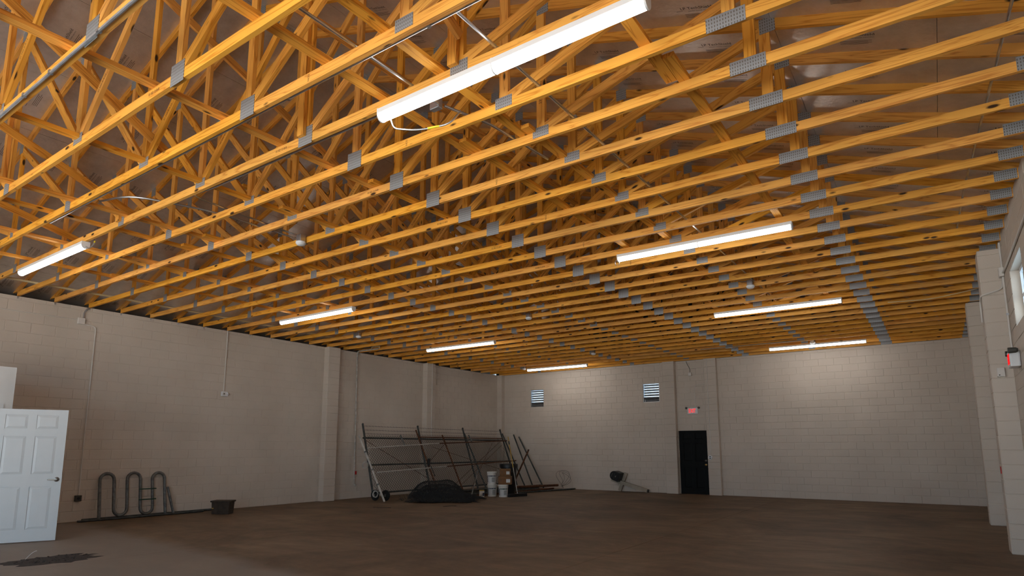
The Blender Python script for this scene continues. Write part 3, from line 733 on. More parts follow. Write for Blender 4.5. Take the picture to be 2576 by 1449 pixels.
# ================================================================== LEFT WALL FITTINGS
xw = XL+0.016
o = pipe('conduit', 'painted conduit dropping down the left wall behind the bike rack', [(xw, 5.14, 3.99), (xw, 5.22, 3.98), (xw, 5.41, 3.97), (xw, 5.41, 0.52)], r=0.0115, mat='paintpipe', rb=0.16)
pipe('conduit', 'steel conduit curving down from the truss to the junction box', [(XL+0.35, 5.33, H+0.06), (xw, 5.30, H+0.06), (xw, 5.17, H-0.10), (xw, 5.17, 4.10)], r=0.0125, rb=0.12)
def jbox(loc, d, label, mat='paintpipe', cat='junction box'):
    t = empty('junction_box', loc); tag(t, label, cat)
    MB().bevbox((0, 0, 0), d, 0.006).build('box', M[mat], t)
    ax = min(range(3), key=lambda i: d[i]); dd = [d[i]*0.94 for i in range(3)]; dd[ax] = 0.005; c = [0, 0, 0]; c[ax] = d[ax]/2 if ax == 0 and loc[0] < -10 else -d[ax]/2
    MB().bevbox(c, dd, 0.002).build('cover', M[mat], t)
    return t
jbox((XL+0.025, 5.13, 4.04), (0.05, 0.13, 0.13), 'square painted junction box high on the left wall')
pipe('cable', 'thin painted cable running to the box high on the left wall', [(XL+0.008, 0.5, 4.03), (XL+0.008, 5.06, 4.06)], r=0.006, mat='paintpipe', cat='cable')
t = jbox((XL+0.03, 5.40, 0.46), (0.06, 0.115, 0.115), 'dark grey outlet box low on the left wall by the white door', 'outlet', 'outlet')
MB().lathe([(0.03, 0), (0.028, 0.006)], seg=14, rot=Matrix.Rotation(PI/2, 3, 'Y'), c=(0.03, 0.0, 0.0)).build('socket', M['plblack'], t)
pipe('conduit', 'painted conduit running down to the wall alarm', [(xw, 8.31, H-0.005), (xw, 8.31, 2.83)], r=0.0125, mat='paintpipe')
t = empty('wall_alarm', (XL, 8.33, 2.77)); tag(t, 'small white alarm unit at the end of a conduit on the left wall', 'alarm')
MB().bevbox((0.025, 0, 0), (0.05, 0.17, 0.11), 0.012).build('body', M['white'], t)
MB().lathe([(0.042, 0), (0.042, 0.008), (0.03, 0.012)], seg=18, rot=Matrix.Rotation(PI/2, 3, 'Y'), c=(0.05, -0.03, 0)).build('sounder_ring', M['paintpipe'], t)
MB().lathe([(0.018, 0), (0.016, 0.014)], seg=12, rot=Matrix.Rotation(PI/2, 3, 'Y'), c=(0.05, -0.03, 0)).build('sounder', M['outlet'], t)
MB().lathe([(0.02, 0), (0.018, 0.03), (0.004, 0.04)], seg=12, rot=Matrix.Rotation(PI/2, 3, 'Y'), c=(0.04, 0.065, 0)).build('strobe', M['white'], t)
t = empty('water_pipe', (XL, 12.47, 0)); tag(t, 'white painted water pipe with red valve on the left wall', 'pipe')
MB().tube(bend([(0.9, 0.03, H+0.03), (0.028, 0.03, H+0.03), (0.028, 0.0, H-0.10), (0.028, 0.06, 0.40), (0.10, 0.06, 0.37)], 0.06), 0.020, 10).build('pipe_run', M['whitepipe'], t, smooth=True)
MB().tube(bend([(0.62, 0.03, H+0.03), (0.62, 0.03, H+0.10), (0.95, 0.03, H+0.10), (0.95, 0.03, H+0.03)], 0.03), 0.016, 8).build('pipe_loop', M['cream'], t, smooth=True)
MB().bevbox((0.055, 0.085, 0.74), (0.03, 0.06, 0.10), 0.008).build('valve_handle', M['red'], t)
pipe('conduit', 'thin painted conduit down the farther left pilaster', [(XL+0.213, 15.66, H-0.004), (XL+0.213, 15.66, 1.7)], r=0.012, mat='paintpipe')

# ---- serpentine bike rack leaning on the left wall
t = empty('bike_rack', (XL+0.12, 6.4, 0)); tag(t, 'wavy galvanised pipe bike rack leaning against the left wall', 'bike rack')
pts = [(5.765, 0.0), (5.752, 0.79)]
def hump(y0, y1, z, up):
    c = (y0+y1)/2; r = (y1-y0)/2
    return [(c-r*math.cos(PI*i/10), z+(1 if up else -1)*r*math.sin(PI*i/10)) for i in range(1, 10)]
pts += hump(5.752, 6.02, .80, True)+[(6.02, .78), (6.03, .21)]+hump(6.03, 6.285, .20, False)+[(6.285, .22), (6.275, .78)]+hump(6.275, 6.54, .80, True)+[(6.54, .78), (6.55, .20)]+hump(6.55, 6.805, .19, False)+[(6.805, .22), (6.785, .78)]+hump(6.785, 7.045, .79, True)+[(7.045, .77), (7.08, 0.0)]
MB().tube([(0.035-0.115*z, y-6.4, z+0.0) for (y, z) in pts], 0.0305, 12).build('bent_pipe', M['galvd'], t, smooth=True)
for z in (0.585, 0.365):
    MB().box((0.075-0.115*z, 6.677-6.4, z), (0.008, 0.36, 0.022)).build('green_strap', M['green'], t)
pipe('loose_pipe', 'short grey pipe leaning on the right end of the bike rack', [(XL+0.10, 7.11, 0.60), (XL+0.16, 7.25, 0.028)], r=0.028, mat='galvd', cat='pipe')
pipe('loose_pipe', 'long dark pipe on the floor under the bike rack, nearer the wall', [(XL+0.045, 5.5, 0.026), (XL+0.045, 8.7, 0.026)], r=0.024, mat='oldpipe', cat='pipe')
pipe('loose_pipe', 'long dark pipe on the floor under the bike rack, farther from wall', [(XL+0.235, 5.35, 0.022), (XL+0.225, 7.9, 0.022)], r=0.020, mat='oldpipe', cat='pipe')
# ---- dark storage bin
t = empty('storage_bin', (-13.36, 7.94, 0), (0, 0, math.radians(34.8))); tag(t, 'dark brown lidded storage bin on the floor by the left wall', 'storage bin')
b = MB(); 
lo, hi = (0.185, 0.125), (0.198, 0.135)
for (w, d, z) in ((lo[0], lo[1], 0.0), (hi[0], hi[1], 0.27)):
    b.v += [Vector((-w, -d, z)), Vector((w, -d, z)), Vector((w, d, z)), Vector((-w, d, z))]
b.face((3, 2, 1, 0)); b.face((4, 5, 6, 7))
for i in range(4): j = (i+1) % 4; b.face((i, j, 4+j, 4+i))
bd = b.build('tub', M['bin'], t)
for x in (-0.14, -0.05, 0.05, 0.14): MB().box((x, -0.130, 0.14), (0.012, 0.012, 0.24)).build('rib', M['bin'], bd)
MB().bevbox((0, 0, 0.278), (0.45, 0.31, 0.035), 0.012).build('lid', M['bin'], t)
MB().box((-0.165, -0.1335, 0.13), (0.04, 0.003, 0.018)).build('sticker', M['yellow'], t)

# ================================================================== DOORS
def panel_door(t, w, h, mat, front=-1):
    """six panel door leaf; local x from the hinge, front faces -y"""
    b = MB(); th = 0.035; s, c = 0.115, 0.105
    b.bx(0, w, -th/2+0.008, th/2-0.008, 0, h)
    rails = [(0, 0.18), (0.84, 1.03), (1.63, 1.74), (1.965, h)]
    for y0, y1 in ((-th/2, -th/2+0.0079), (th/2-0.0079, th/2)):
        b.bx(0, s, y0, y1, 0, h); b.bx(w-s, w, y0, y1, 0, h); b.bx(w/2-c/2, w/2+c/2, y0, y1, 0, h)
        for (z0, z1) in rails:
            b.bx(s, w/2-c/2, y0, y1, z0, z1); b.bx(w/2+c/2, w-s, y0, y1, z0, z1)
    leaf = b.build('leaf', mat, t)
    for (x0, x1) in ((s, w/2-c/2), (w/2+c/2, w-s)):
        for k in range(3):
            z0, z1 = rails[k][1], rails[k+1][0]
            p = MB(); g = 0.006; e = 0.035; yb, yf = -th/2+0.0078, -th/2+0.001
            p.v = [Vector(v) for v in ((x0+g, yb, z0+g), (x1-g, yb, z0+g), (x1-g, yb, z1-g), (x0+g, yb, z1-g), (x0+g+e, yf, z0+g+e), (x1-g-e, yf, z0+g+e), (x1-g-e, yf, z1-g-e), (x0+g+e, yf, z1-g-e))]
            p.face((4, 5, 6, 7))
            for i in range(4): j = (i+1) % 4; p.face((i, j, 4+j, 4+i))
            p.build('raised_panel', mat, leaf)
    return leaf
t = empty('door_1', (-12.02, 3.315, 0.012), (0, 0, math.radians(66.0))); struct(t, 'white six panel door standing open at left')
panel_door(t, 0.91, 2.05, M['doorw'])
hd = MB().lathe([(0.036, 0), (0.036, 0.008), (0.02, 0.014), (0.011, 0.016), (0.011, 0.05)], seg=18, rot=Matrix.Rotation(PI/2, 3, 'X'), c=(0.845, -0.0175, 0.945)).build('handle_rose', M['nickel'], t, smooth=True)
MB().bevbox((0.79, -0.062, 0.942), (0.125, 0.014, 0.020), 0.005).build('lever', M['nickel'], hd)
MB().bx(0.905, 0.915, -0.012, 0.012, 0.90, 0.99).build('latch_plate', M['nickel'], t)
# partition round the room that the white door closes
pt = MB(); xa_, xb_ = -12.29, -12.16
pt.bx(xa_, xb_, YF+0.002, 2.43, 0, 2.74); pt.bx(xa_, xb_, 2.43, 3.34, 2.08, 2.74); pt.bx(xa_, xb_, 3.34, 3.54, 0, 2.74); pt.bx(XL+0.002, xb_, 3.42, 3.54, 0, 2.735)
p = struct(pt.build('wall_partition', M['drywall']), 'white partition wall behind the open white door')
cs = MB(); cs.bx(xb_, xb_+0.014, 3.35, 3.42, 0, 2.15); cs.bx(xb_, xb_+0.014, 2.36, 2.43, 0, 2.15); cs.bx(xb_, xb_+0.014, 2.43, 3.35, 2.08, 2.15); cs.build('door_casing', M['doorw'], p)
# black door in the back wall
t = empty('door_2', (-7.04, YB+0.06, 0.005)); struct(t, 'black six panel door in the back wall under the exit sign')
panel_door(t, 0.91, 2.015, M['black'])
for z, m in ((0.93, 'brass'), (1.06, 'nickel')):
    k = MB().lathe([(0.03, 0), (0.03, 0.006), (0.012, 0.012), (0.012, 0.03), (0.027, 0.045), (0.027, 0.058), (0.012, 0.068)], seg=16, rot=Matrix.Rotation(PI/2, 3, 'X'), c=(0.85, -0.0175, z)).build('knob' if m == 'brass' else 'deadbolt', M[m], t, smooth=True)
MB().bx(-0.03, 0.96, 0.06, 0.14, 0, 2.03).build('backing_board', M['black'], t)

# ================================================================== BACK WALL
def louver(name, x0, x1, z0, z1, label):
    t = empty(name, ((x0+x1)/2, YB+0.06, z0)); struct(t, label); w, h = x1-x0, z1-z0
    f = MB(); f.bx(-w/2, -w/2+0.02, -0.03, 0.10, 0, h); f.bx(w/2-0.02, w/2, -0.03, 0.10, 0, h); f.bx(-w/2+0.02, w/2-0.02, -0.03, 0.10, h-0.02, h); f.bx(-w/2+0.02, w/2-0.02, -0.03, 0.10, 0, 0.02)
    f.build('window_frame', M['galv'], t)
    n = 7
    for i in range(n):
        z = 0.03+(i+0.5)*(h-0.05)/n
        a = 0.45 if i > 1 else 0.9
        MB().box((0, 0, 0), (w-0.045, 0.003, (h-0.05)/n*0.90)).build('louver_slat', M['glass'], t, (0, 0.03, z), (a, 0, 0))
    MB().bx(-w/2+0.021, w/2-0.021, 0.085, 0.095, 0.021, h*0.30).build('shade_panel', M['bin'], t)  # added dark sheet standing in for the shade behind the lowest slats
    MB().bx(-w/2+0.05, -w/2+0.065, 0.0, 0.012, 0.02, 0.10).build('crank_arm', M['galv'], t)
louver('window_1', -12.86, -12.27, 3.03, 3.69, 'small louvered vent opening in the back wall near the corner')
louver('window_2', -8.25, -7.66, 3.02, 3.66, 'small louvered vent opening in the back wall by the pilaster')
et = text_mesh('EXIT', 0.185, M['exitred'], 0.001)
def exit_sign(loc, rz, label):
    t = empty('exit_sign', loc, (0, 0, rz)); tag(t, label, 'exit sign')
    MB().bevbox((0, -0.03, 0), (0.34, 0.055, 0.20), 0.008).build('housing', M['white'], t)
    e = place('letters', et, t, (-0.01, -0.0585, -0.005), (PI/2, 0, 0)); e.scale = (0.62, 1.0, 1.0)
    MB().bx(-0.19, 0.19, -0.045, -0.02, 0.085, 0.105).build('lamp_bar', M['outlet'], t)
    for s in (-1, 1):
        MB().lathe([(0.02, 0), (0.033, 0.012), (0.036, 0.05), (0.033, 0.056)], seg=14, rot=Matrix.Rotation(PI/2, 3, 'X'), c=(s*0.205, -0.01, 0.095)).build('lamp_head', M['outlet'], t, smooth=True)
    return t
exit_sign((-6.53, YB, 2.67), 0, 'lit red exit sign above the black door')
t = jbox((-6.567, YB-0.03, 3.88), (0.11, 0.055, 0.11), 'painted junction box above the exit sign')
MB().tube(bend([(0, 0, 0.05), (0.0, 0, 0.18), (-0.08, 0.01, 0.32), (-0.12, 0.01, 0.44)], 0.1), 0.007, 6).build('cable', M['outlet'], t)
pipe('conduit', 'thin painted conduit rising from the exit sign and turning right', [(-6.45, YB-0.01, 2.80), (-6.45, YB-0.01, 3.50), (-6.09, YB-0.01, 3.54)], r=0.007, mat='paintpipe', rb=0.12)
pipe('conduit', 'thin painted conduit down the pilaster right of the black door', [(-5.97, YB-0.162, H-0.004), (-5.97, YB-0.162, 1.23)], r=0.009, mat='paintpipe')
t = empty('round_outlet', (-5.99, YB-0.152, 1.17)); tag(t, 'round white outlet beside the black door', 'outlet')
MB().lathe([(0.068, 0), (0.068, 0.03), (0.058, 0.04)], seg=22, rot=Matrix.Rotation(PI/2, 3, 'X')).build('body', M['white'], t)
for dz in (0.025, -0.025): MB().box((0, -0.041, dz), (0.045, 0.004, 0.028)).build('socket', M['outlet'], t)
# broken patch under the truss in the back right corner
# ---- mailbox on a post, lying against the back wall
ym = YB-0.13
t = empty('mailbox_post', (-8.9, ym, 0)); tag(t, 'black mailbox on a tan wooden post toppled against the back wall', 'mailbox')
def bar(p0, p1, w, dpt):
    p0, p1 = Vector(p0), Vector(p1); d = p1-p0; a = math.atan2(d.z, d.x)
    return MB().box((0, 0, 0), (d.length, dpt, w)).xf(Matrix.Translation((p0+p1)/2) @ Matrix.Rotation(-a, 4, 'Y'))
pp = bar((-0.52, -0.05, 0.40), (0.80, -0.05, 0.052), 0.115, 0.09).build('post', M['pole'], t)
bar((-0.27, 0.045, 0.02), (-0.015, 0.045, 0.62), 0.11, 0.07).build('arm', M['pole'], t)
bar((0.775, -0.05, 0.058), (0.81, -0.05, 0.05), 0.10, 0.095).build('post_end', M['oldpipe'], pp)
mb = MB(); R_, hh = 0.155, 0.185
prof = [(-R_, 0), (R_, 0), (R_, hh)]+[(R_*math.cos(PI*i/10), hh+R_*math.sin(PI*i/10)) for i in range(1, 10)]+[(-R_, hh)]
mb.prism(prof, -0.26, 0.06)
Tm = Matrix.Translation((-0.135, -0.05, 0.475)) @ Matrix.Rotation(math.radians(-70), 4, 'Y')
bx_ = mb.xf(Tm).build('mailbox_body', M['plblack'], t)
MB().prism([(x*0.86, z*0.92+0.012) for x, z in prof], -0.272, -0.26).xf(Tm).build('mailbox_door', M['plblack'], bx_)
MB().box((0, -0.278, 0.115), (0.05, 0.02, 0.03)).xf(Tm).build('door_pull', M['nickel'], bx_)
MB().box((0, -0.274, 0.16), (0.2, 0.008, 0.01)).xf(Tm).build('door_ridge', M['outlet'], bx_)
MB().box((0, -0.274, 0.26), (0.13, 0.008, 0.03)).xf(Tm).build('door_slot', M['outlet'], bx_)
MB().box((-0.16, -0.10, 0.14), (0.012, 0.03, 0.2)).xf(Tm).build('flag', M['red'], bx_)

# ================================================================== RIGHT WALL
xr = XR-0.016
o = pipe('conduit', 'painted conduit running down the right wall from the trusses', [(xr, 10.84, H-0.01), (xr, 10.84, 2.80)], r=0.0125, mat='paintpipe', clips=[(xr, 10.84, 3.3)])
jbox((XR-0.03, 10.84, 3.90), (0.055, 0.13, 0.13), 'square painted junction box high on the right wall')
pipe('conduit', 'painted conduit running along the right wall towards the camera', [(xr-0.002, 10.76, 3.88), (xr-0.002, 10.4, 3.86), (xr-0.002, 3.0, 3.84)], r=0.0125, mat='paintpipe')
pipe('conduit', 'painted conduit wrapping round the nearer right pilaster', [(xr, 10.93, 3.85), (xr, 11.05, 3.74), (XR-0.05, 11.133, 3.72), (0.69, 11.133, 3.66), (0.685, 11.3, 3.60), (0.685, 11.35, 3.3)], r=0.0115, mat='paintpipe', rb=0.04)
t = exit_sign((XR, 10.30, 2.60), -PI/2, 'exit sign with lamp heads at the right edge of the picture'); t.scale = (0.9, 1.9, 1.05)
t = jbox((0.815, 11.15-0.025, 2.52), (0.09, 0.05, 0.13), 'small beige box on the nearer right pilaster')
MB().bevbox((-0.02, -0.03, -0.04), (0.014, 0.01, 0.014), 0.002).build('button', M['plblack'], t)
o = MB().bevbox((0, 0, 0), (0.012, 0.04, 0.10), 0.003).build('alarm_tag', M['red'], None, (0.70-0.004, 11.3, 1.14)); tag(o, 'small red tag on the side of the nearer right pilaster', 'tag')
# window
t = empty('window_3', (XR+0.1, (8.95+10.2)/2, 3.02)); struct(t, 'white framed window high in the right wall')
ww, hw = 10.2-8.95, 0.74; f = MB()
for (a, b_) in ((-ww/2, -ww/2+0.05), (ww/2-0.05, ww/2)): f.bx(0, 0.05, a, b_, 0, hw)
for (a, b_) in ((0, 0.05), (hw-0.05, hw), (hw*0.48, hw*0.48+0.045)): f.bx(-0.005, 0.05, -ww/2+0.05, ww/2-0.05, a, b_)
f.build('window_frame', M['white'], t)
for (a, b_) in ((0.05, hw*0.48), (hw*0.48+0.045, hw-0.05)): MB().bx(0.02, 0.026, -ww/2+0.05, ww/2-0.05, a, b_).build('pane', M['pane'], t)

# ================================================================== FENCE PIECES IN THE CORNER
def g1(y, z):   # gate leaning on the pilasters
    b = -13.25+0.025*(y-12.3); return Vector((b+(-14.06-b)*(z/2.18), y-0.13*(1-z/2.18), z))
def g2(y, z, off=0.0):
    b = -12.70+off; return Vector((b-1.12*(z/1.95), y, z))
def chain(fn, y0, y1, z0, z1, sp, r, mat, name, parent):
    m = MB(); h = z1-z0; w = y1-y0
    for s in (1, -1):
        k = -h
        while k < w+h:
            # line y = k + s*(z)
            pts = []
            for i in range(9):
                zz = z0+h*i/8; yy = y0+k+(zz-z0 if s > 0 else z1-zz)
                if y0 <= yy <= y1: pts.append(fn(yy, zz))
            if len(pts) >= 2: m.tube([pts[0], pts[-1]], r, 3, cap=False)
            k += sp
    o = m.build(name, mat, parent); o['kind'] = 'stuff'; return o
def gate_part(name, p0, p1, r, mat, parent, cap=True):
    o = MB().tube([p0, p1], r, 10).build(name, M[mat], parent, smooth=True)
    return o
t = empty('fence_gate', (-13.4, 16.0, 0)); inv = Matrix.Translation((13.4, -16.0, 0))
tag(t, 'chain link gate with barbed wire leaning against the left wall', 'gate')
def gp(fn): return lambda y, z: inv @ fn(y, z)
G1 = gp(g1)
for y in (12.50, 14.86, 17.20, 19.50):
    o = gate_part('post', G1(y, 0.10), G1(y+0.08, 2.16), 0.030, 'oldpipe', t)
    MB().lathe([(0.034, 0), (0.034, 0.02), (0.015, 0.045)], seg=10, c=G1(y+0.08, 2.155)).build('cap', M['oldpipe'], o)
for z in (0.20, 0.98, 1.76): gate_part('rail', G1(12.5, z), G1(19.5, z), 0.024, 'oldpipe', t)
for z in (1.89, 2.0, 2.12):
    m = MB().tube([G1(12.55+i*0.5, z-0.012*math.sin(PI*((i*0.5) % 2.35)/2.35)) for i in range(15)], 0.004, 4, cap=False)
    for i in range(56):
        p = G1(12.6+i*0.124, z-0.006); m.tube([p+Vector((0, -0.02, 0.018)), p+Vector((0, 0.02, -0.018))], 0.003, 3, cap=False)
    m.build('barbed_wire', M['wire'], t)
chain(G1, 12.5, 19.5, 0.2, 1.84, 0.095, 0.0048, M['wire'], 'chain_link', t)
gate_part('tension_rod', G1(12.6, 1.68), G1(14.8, 0.55), 0.007, 'rust', t); gate_part('tension_rod', G1(14.9, 0.9), G1(16.2, 1.68), 0.007, 'rust', t)
gate_part('tension_rod', G1(16.0, 0.25), G1(19.3, 1.7), 0.007, 'rust', t)
for y, dx in ((12.50, 0.08), (12.58, 0.42)):
    c = G1(y, 0.13)+Vector((dx, 0, 0.02))
    w_ = MB().lathe([(0.03, -0.03), (0.14, -0.03), (0.15, -0.015), (0.15, 0.015), (0.14, 0.03), (0.03, 0.03)], seg=22, rot=Matrix.Rotation(PI/2, 3, 'X'), c=c).build('wheel', M['rubber'], t, smooth=True)
    MB().lathe([(0.04, -0.04), (0.04, 0.04)], seg=12, rot=Matrix.Rotation(PI/2, 3, 'X'), c=c).build('hub', M['galvd'], w_)
def coil(c, r, k, mat, label):
    m = MB(); pts = []
    for i in range(24*k): 
        a = 2*PI*i/24; rr = r*(0.85+0.12*math.sin(i*0.37)); pts.append(Vector(c)+Vector((0.35*rr*math.cos(a)+0.01*(i/24-k/2), rr*math.cos(a)*0.75, rr*math.sin(a))))
    o = m.tube(pts, 0.007, 5).build('rope_coil', M['whitepipe']); tag(o, label, 'rope coil'); return o
coil(g1(12.44, 0.98)+Vector((0.02, -0.06, 0)), 0.11, 4, 'white', 'coil of white cable hanging on the left end of the gate')
coil(g1(12.44, 0.16)+Vector((0.19, -0.03, 0.03)), 0.10, 4, 'white', 'coil of white cable between the gate wheels')
# second, rusty frame leaning in front
t = empty('gate_frame', (-13.1, 16.0, 0)); inv2 = Matrix.Translation((13.1, -16.0, 0)); tag(t, 'rusty pipe gate frame with a white end pole leaning in the corner', 'gate frame')
G2 = lambda y, z, off=0.0: inv2 @ g2(y, z, off)
pl = gate_part('end_pole', G2(12.25, 0.0), inv2 @ Vector((-13.85, 12.275, 1.82)), 0.028, 'whitepipe', t)
for z in (0.45, 0.85, 1.35): MB().tube([inv2 @ Vector((-12.70-0.632*(z-0.02), 12.25+z*0.0137, z-0.02)), inv2 @ Vector((-12.70-0.632*(z+0.02), 12.25+z*0.0137, z+0.02))], 0.033, 10).build('collar', M['galvd'], pl)
gate_part('rail', G2(12.3, 1.46, 0.035), G2(15.5, 1.62, 0.035), 0.019, 'whitepipe', t); gate_part('rail', G2(15.5, 1.62, 0.035), G2(19.5, 1.75, 0.035), 0.021, 'rust', t)
gate_part('rail', G2(12.35, 0.78, 0.035), G2(15.4, 0.88, 0.035), 0.019, 'whitepipe', t); gate_part('rail', G2(15.4, 0.88, 0.035), G2(19.5, 1.0, 0.035), 0.019, 'rust', t)
gate_part('rail', G2(14.7, 1.82, -0.04), G2(19.4, 1.83, -0.04), 0.018, 'rust', t)
for y, z1, m in ((14.55, 2.04, 'rust'), (15.75, 1.90, 'rust'), (17.0, 1.98, 'oldpipe'), (19.35, 2.02, 'oldpipe')):
    gate_part('post', G2(y, 0.01), G2(y+0.12, z1), 0.025, m, t)
for y, z0, z1 in ((13.9, 1.53, 1.86), (17.35, 1.66, 1.93)): gate_part('stub_post', G2(y, z0), G2(y-0.03, z1), 0.022, 'galvd', t)
gate_part('tension_rod', G2(15.9, 0.3, -0.05), G2(19.2, 1.6, -0.05), 0.006, 'rust', t); gate_part('tension_rod', G2(16.2, 0.1, -0.05), G2(18.6, 1.65, -0.05), 0.006, 'rust', t)
gate_part('tension_rod', G2(15.2, 1.5, -0.05), G2(19.2, 0.5, -0.05), 0.006, 'rust', t)
MB().bevbox(G2(14.62, 1.02, 0.05), (0.06, 0.09, 0.24), 0.01).build('latch', M['plblack'], t)
MB().tube([G2(14.62, 0.9-0.05*i, 0.07+0.005*(i % 2)) for i in range(7)], 0.012, 5).build('latch_chain', M['wired'], t)
# loose posts leaning in the corner
pipe('loose_pipe', 'dark pipe leaning at the right end of the gates, nearer the broom', [(-12.30, 19.25, 0.03), (-13.5, 19.72, 1.98)], r=0.026, mat='oldpipe', cat='pipe')
pipe('loose_pipe', 'dark pipe leaning at the right end of the gates, nearer the wall', [(-12.05, 19.55, 0.03), (-13.35, 19.86, 1.9)], r=0.026, mat='oldpipe', cat='pipe')
pipe('loose_pipe', 'short rusty bar propped crosswise above the black bin', [(-12.02, 17.5, 0.20), (-11.62, 17.9, 1.42)], r=0.028, mat='rust', cat='pipe')
for i, (a, b_, r, m, lab) in enumerate((((-12.35, 14.3, 0.05), (-12.0, 19.1, 0.05), 0.045, 'oldpipe', 'thick dark pipe lying under the gates'), ((-12.2, 14.0, 0.035), (-11.85, 18.9, 0.035), 0.032, 'oldpipe', 'dark pipe lying beside the thick one under the gates'), ((-12.28, 14.9, 0.145), (-11.9, 19.2, 0.14), 0.04, 'oldpipe', 'dark pipe on top of the pipe heap behind the pails'),
                                    ((-11.75, 14.6, 0.03), (-11.6, 19.5, 0.03), 0.028, 'rust', 'rusty pipe lying on the floor behind the pails'), ((-11.95, 16.7, 0.18), (-11.3, 19.3, 0.16), 0.04, 'rust', 'rusty pipe resting on the pipe heap by the back wall'), ((-11.4, 16.9, 0.03), (-10.85, 19.75, 0.03), 0.026, 'oldpipe', 'long dark pipe on the floor reaching the back wall'))):
    pipe('loose_pipe', lab, [a, b_], r=r, mat=m, cat='pipe')
m = MB()
for k in range(3):
    pts = [Vector((-11.15+0.03*k, 19.4+0.02*k, 0.37))+Vector((0.12*math.sin(a*2+k), (0.34-0.05*k)*math.cos(a), (0.31-0.04*k)*math.sin(a))) for a in [2*PI*i/26 for i in range(27)]]
    m.tube(pts, 0.005, 4, cap=False)
o = m.build('wire_loops', M['wire']); tag(o, 'loose loops of thin wire at the end of the pipe heap', 'wire')
# ---- crumpled heap of chain link
def heap():
    m = MB(); rnd = random.Random(3)
    C = Vector((-11.52, 13.28, 0))
    ux, uy = Vector((0.80, 0.60, 0)), Vector((-0.6, 0.8, 0))
    def surf(u, v, lay):
        # u along the heap, v across
        h = 0.54*math.exp(-((u+0.15)/0.66)**4)*math.exp(-(v/0.50)**4) + 0.17*math.exp(-((u-0.72)/0.36)**2)*math.exp(-(v/0.42)**2)
        h *= (1.0-0.22*lay); h += 0.025*math.sin(7*u+2*lay)*math.cos(6*v+lay)+0.025
        sag = 0.05*math.sin(3*u+lay*2)
        return C+ux*(u+0.05*math.sin(4*v+lay))+uy*(v+sag)+Vector((0, 0, max(0.012, h)))
    for lay in range(4):
        for s in (1, -1):
            k = -2.2
            while k < 2.2:
                pts = []
                for i in range(28):
                    v = -0.66+1.32*i/27; u = k+s*v*0.9
                    lim = 1.10-0.10*lay+0.12*math.sin(5*v+lay)
                    if -lim*0.86 < u < lim: pts.append(surf(u, v, lay)+Vector((rnd.uniform(-.010, .010), rnd.uniform(-.010, .010), rnd.uniform(-.006, .010))))
                if len(pts) > 2: m.tube(pts, 0.0048, 3, cap=False)
                k += 0.050
    # loose ends
    for i in range(70):
        a = rnd.uniform(0, 2*PI); u, v = 1.15*math.cos(a), 0.72*math.sin(a); p = surf(u*0.95, v*0.95, 0); q = p+Vector((0.18*math.cos(a)*0.8, 0.18*math.sin(a), rnd.uniform(-0.02, 0.14))); q.z = max(q.z, 0.006)
        m.tube([p, (p+q)/2+Vector((0, 0, 0.03)), q], 0.0035, 3, cap=False)
    return m
o = heap().build('chain_link_heap', M['wired']); tag(o, 'crumpled dark heap of chain link fencing on the floor', 'fence wire')
pipe('loose_pipe', 'thin grey pipe sticking out of the chain link heap', [(-11.75, 15.2, 0.75), (-10.72, 13.55, 0.03)], r=0.018, mat='galvd', cat='pipe')
# ---- pails, boxes, bin, broom
def pail(x, y, z, label, band):
    t = empty('pail', (x, y, z), (0, 0, random.uniform(-0.3, 0.3))); tag(t, label, 'pail', 'white plastic pails')
    MB().lathe([(0.130, 0), (0.145, 0.30), (0.145, 0.345), (0.14, 0.347)], seg=24).build('body', M['pail'], t, smooth=True)
    for zz in (0.285, 0.31): MB().lathe([(0.146, zz), (0.155, zz+0.003), (0.155, zz+0.012), (0.147, zz+0.015)], seg=24).build('rib', M['pail'], t)
    MB().lathe([(0.152, 0.333), (0.158, 0.338), (0.158, 0.368), (0.150, 0.372), (0.135, 0.366)], seg=24).build('lid', M['pail'], t, smooth=True)
    def lab(a0, a1, z0, z1, mat, nm):
        m = MB(); n = 10
        for i in range(n+1):
            a = a0+(a1-a0)*i/n
            for zz in (z0, z1):
                r = 0.130+0.015*zz/0.30+0.0025; m.v.append(Vector((r*math.cos(a), r*math.sin(a), zz)))
        for i in range(n): m.face((2*i, 2*i+2, 2*i+3, 2*i+1))
        return m.build(nm, mat, t)
    l = lab(-2.3, -0.15, 0.04, 0.26, M['labelwhite'], 'label')
    lab(-1.9, -0.15, 0.225, 0.262, M[band], 'label_band'); lab(-2.28, -2.0, 0.05, 0.25, M['labelblue'], 'label_band')
    for q in range(4): lab(-1.0, -0.3, 0.07+q*0.035, 0.085+q*0.035, M['outlet'], 'label_print')
    return t
pail(-11.41, 15.50, 0.0, 'white pail on the floor carrying another pail', 'labelblue')
pail(-10.99, 15.50, 0.0, 'white pail on the floor under the cardboard boxes', 'green')
pail(-11.42, 15.50, 0.374, 'white pail stacked on top of another pail', 'labelblue')
def carton(x, y, z, w, d, h, rz, label, mat='card'):
    t = empty('cardboard_box', (x, y, z), (0, 0, rz)); tag(t, label, 'box')
    MB().bevbox((0, 0, h/2), (w, d, h), 0.004).build('carton', M[mat], t)
    MB().box((0.10*w/0.4, -d/2-0.001, h*0.45), (0.12*w/0.4, 0.002, h*0.42)).build('shipping_label', M['labelwhite'], t)
    MB().box((0, 0, h+0.0008), (w*0.98, 0.05, 0.0015)).build('packing_tape', M['yellow'], t)
    for q in (-1, 1): MB().box((-0.12*w/0.4, -d/2-0.001, h*0.5+q*0.02), (0.05, 0.002, 0.012)).build('printed_mark', M['outlet'], t)
    return t
carton(-10.96, 15.56, 0.374, 0.40, 0.28, 0.245, math.radians(30), 'lower cardboard box stacked on a pail')
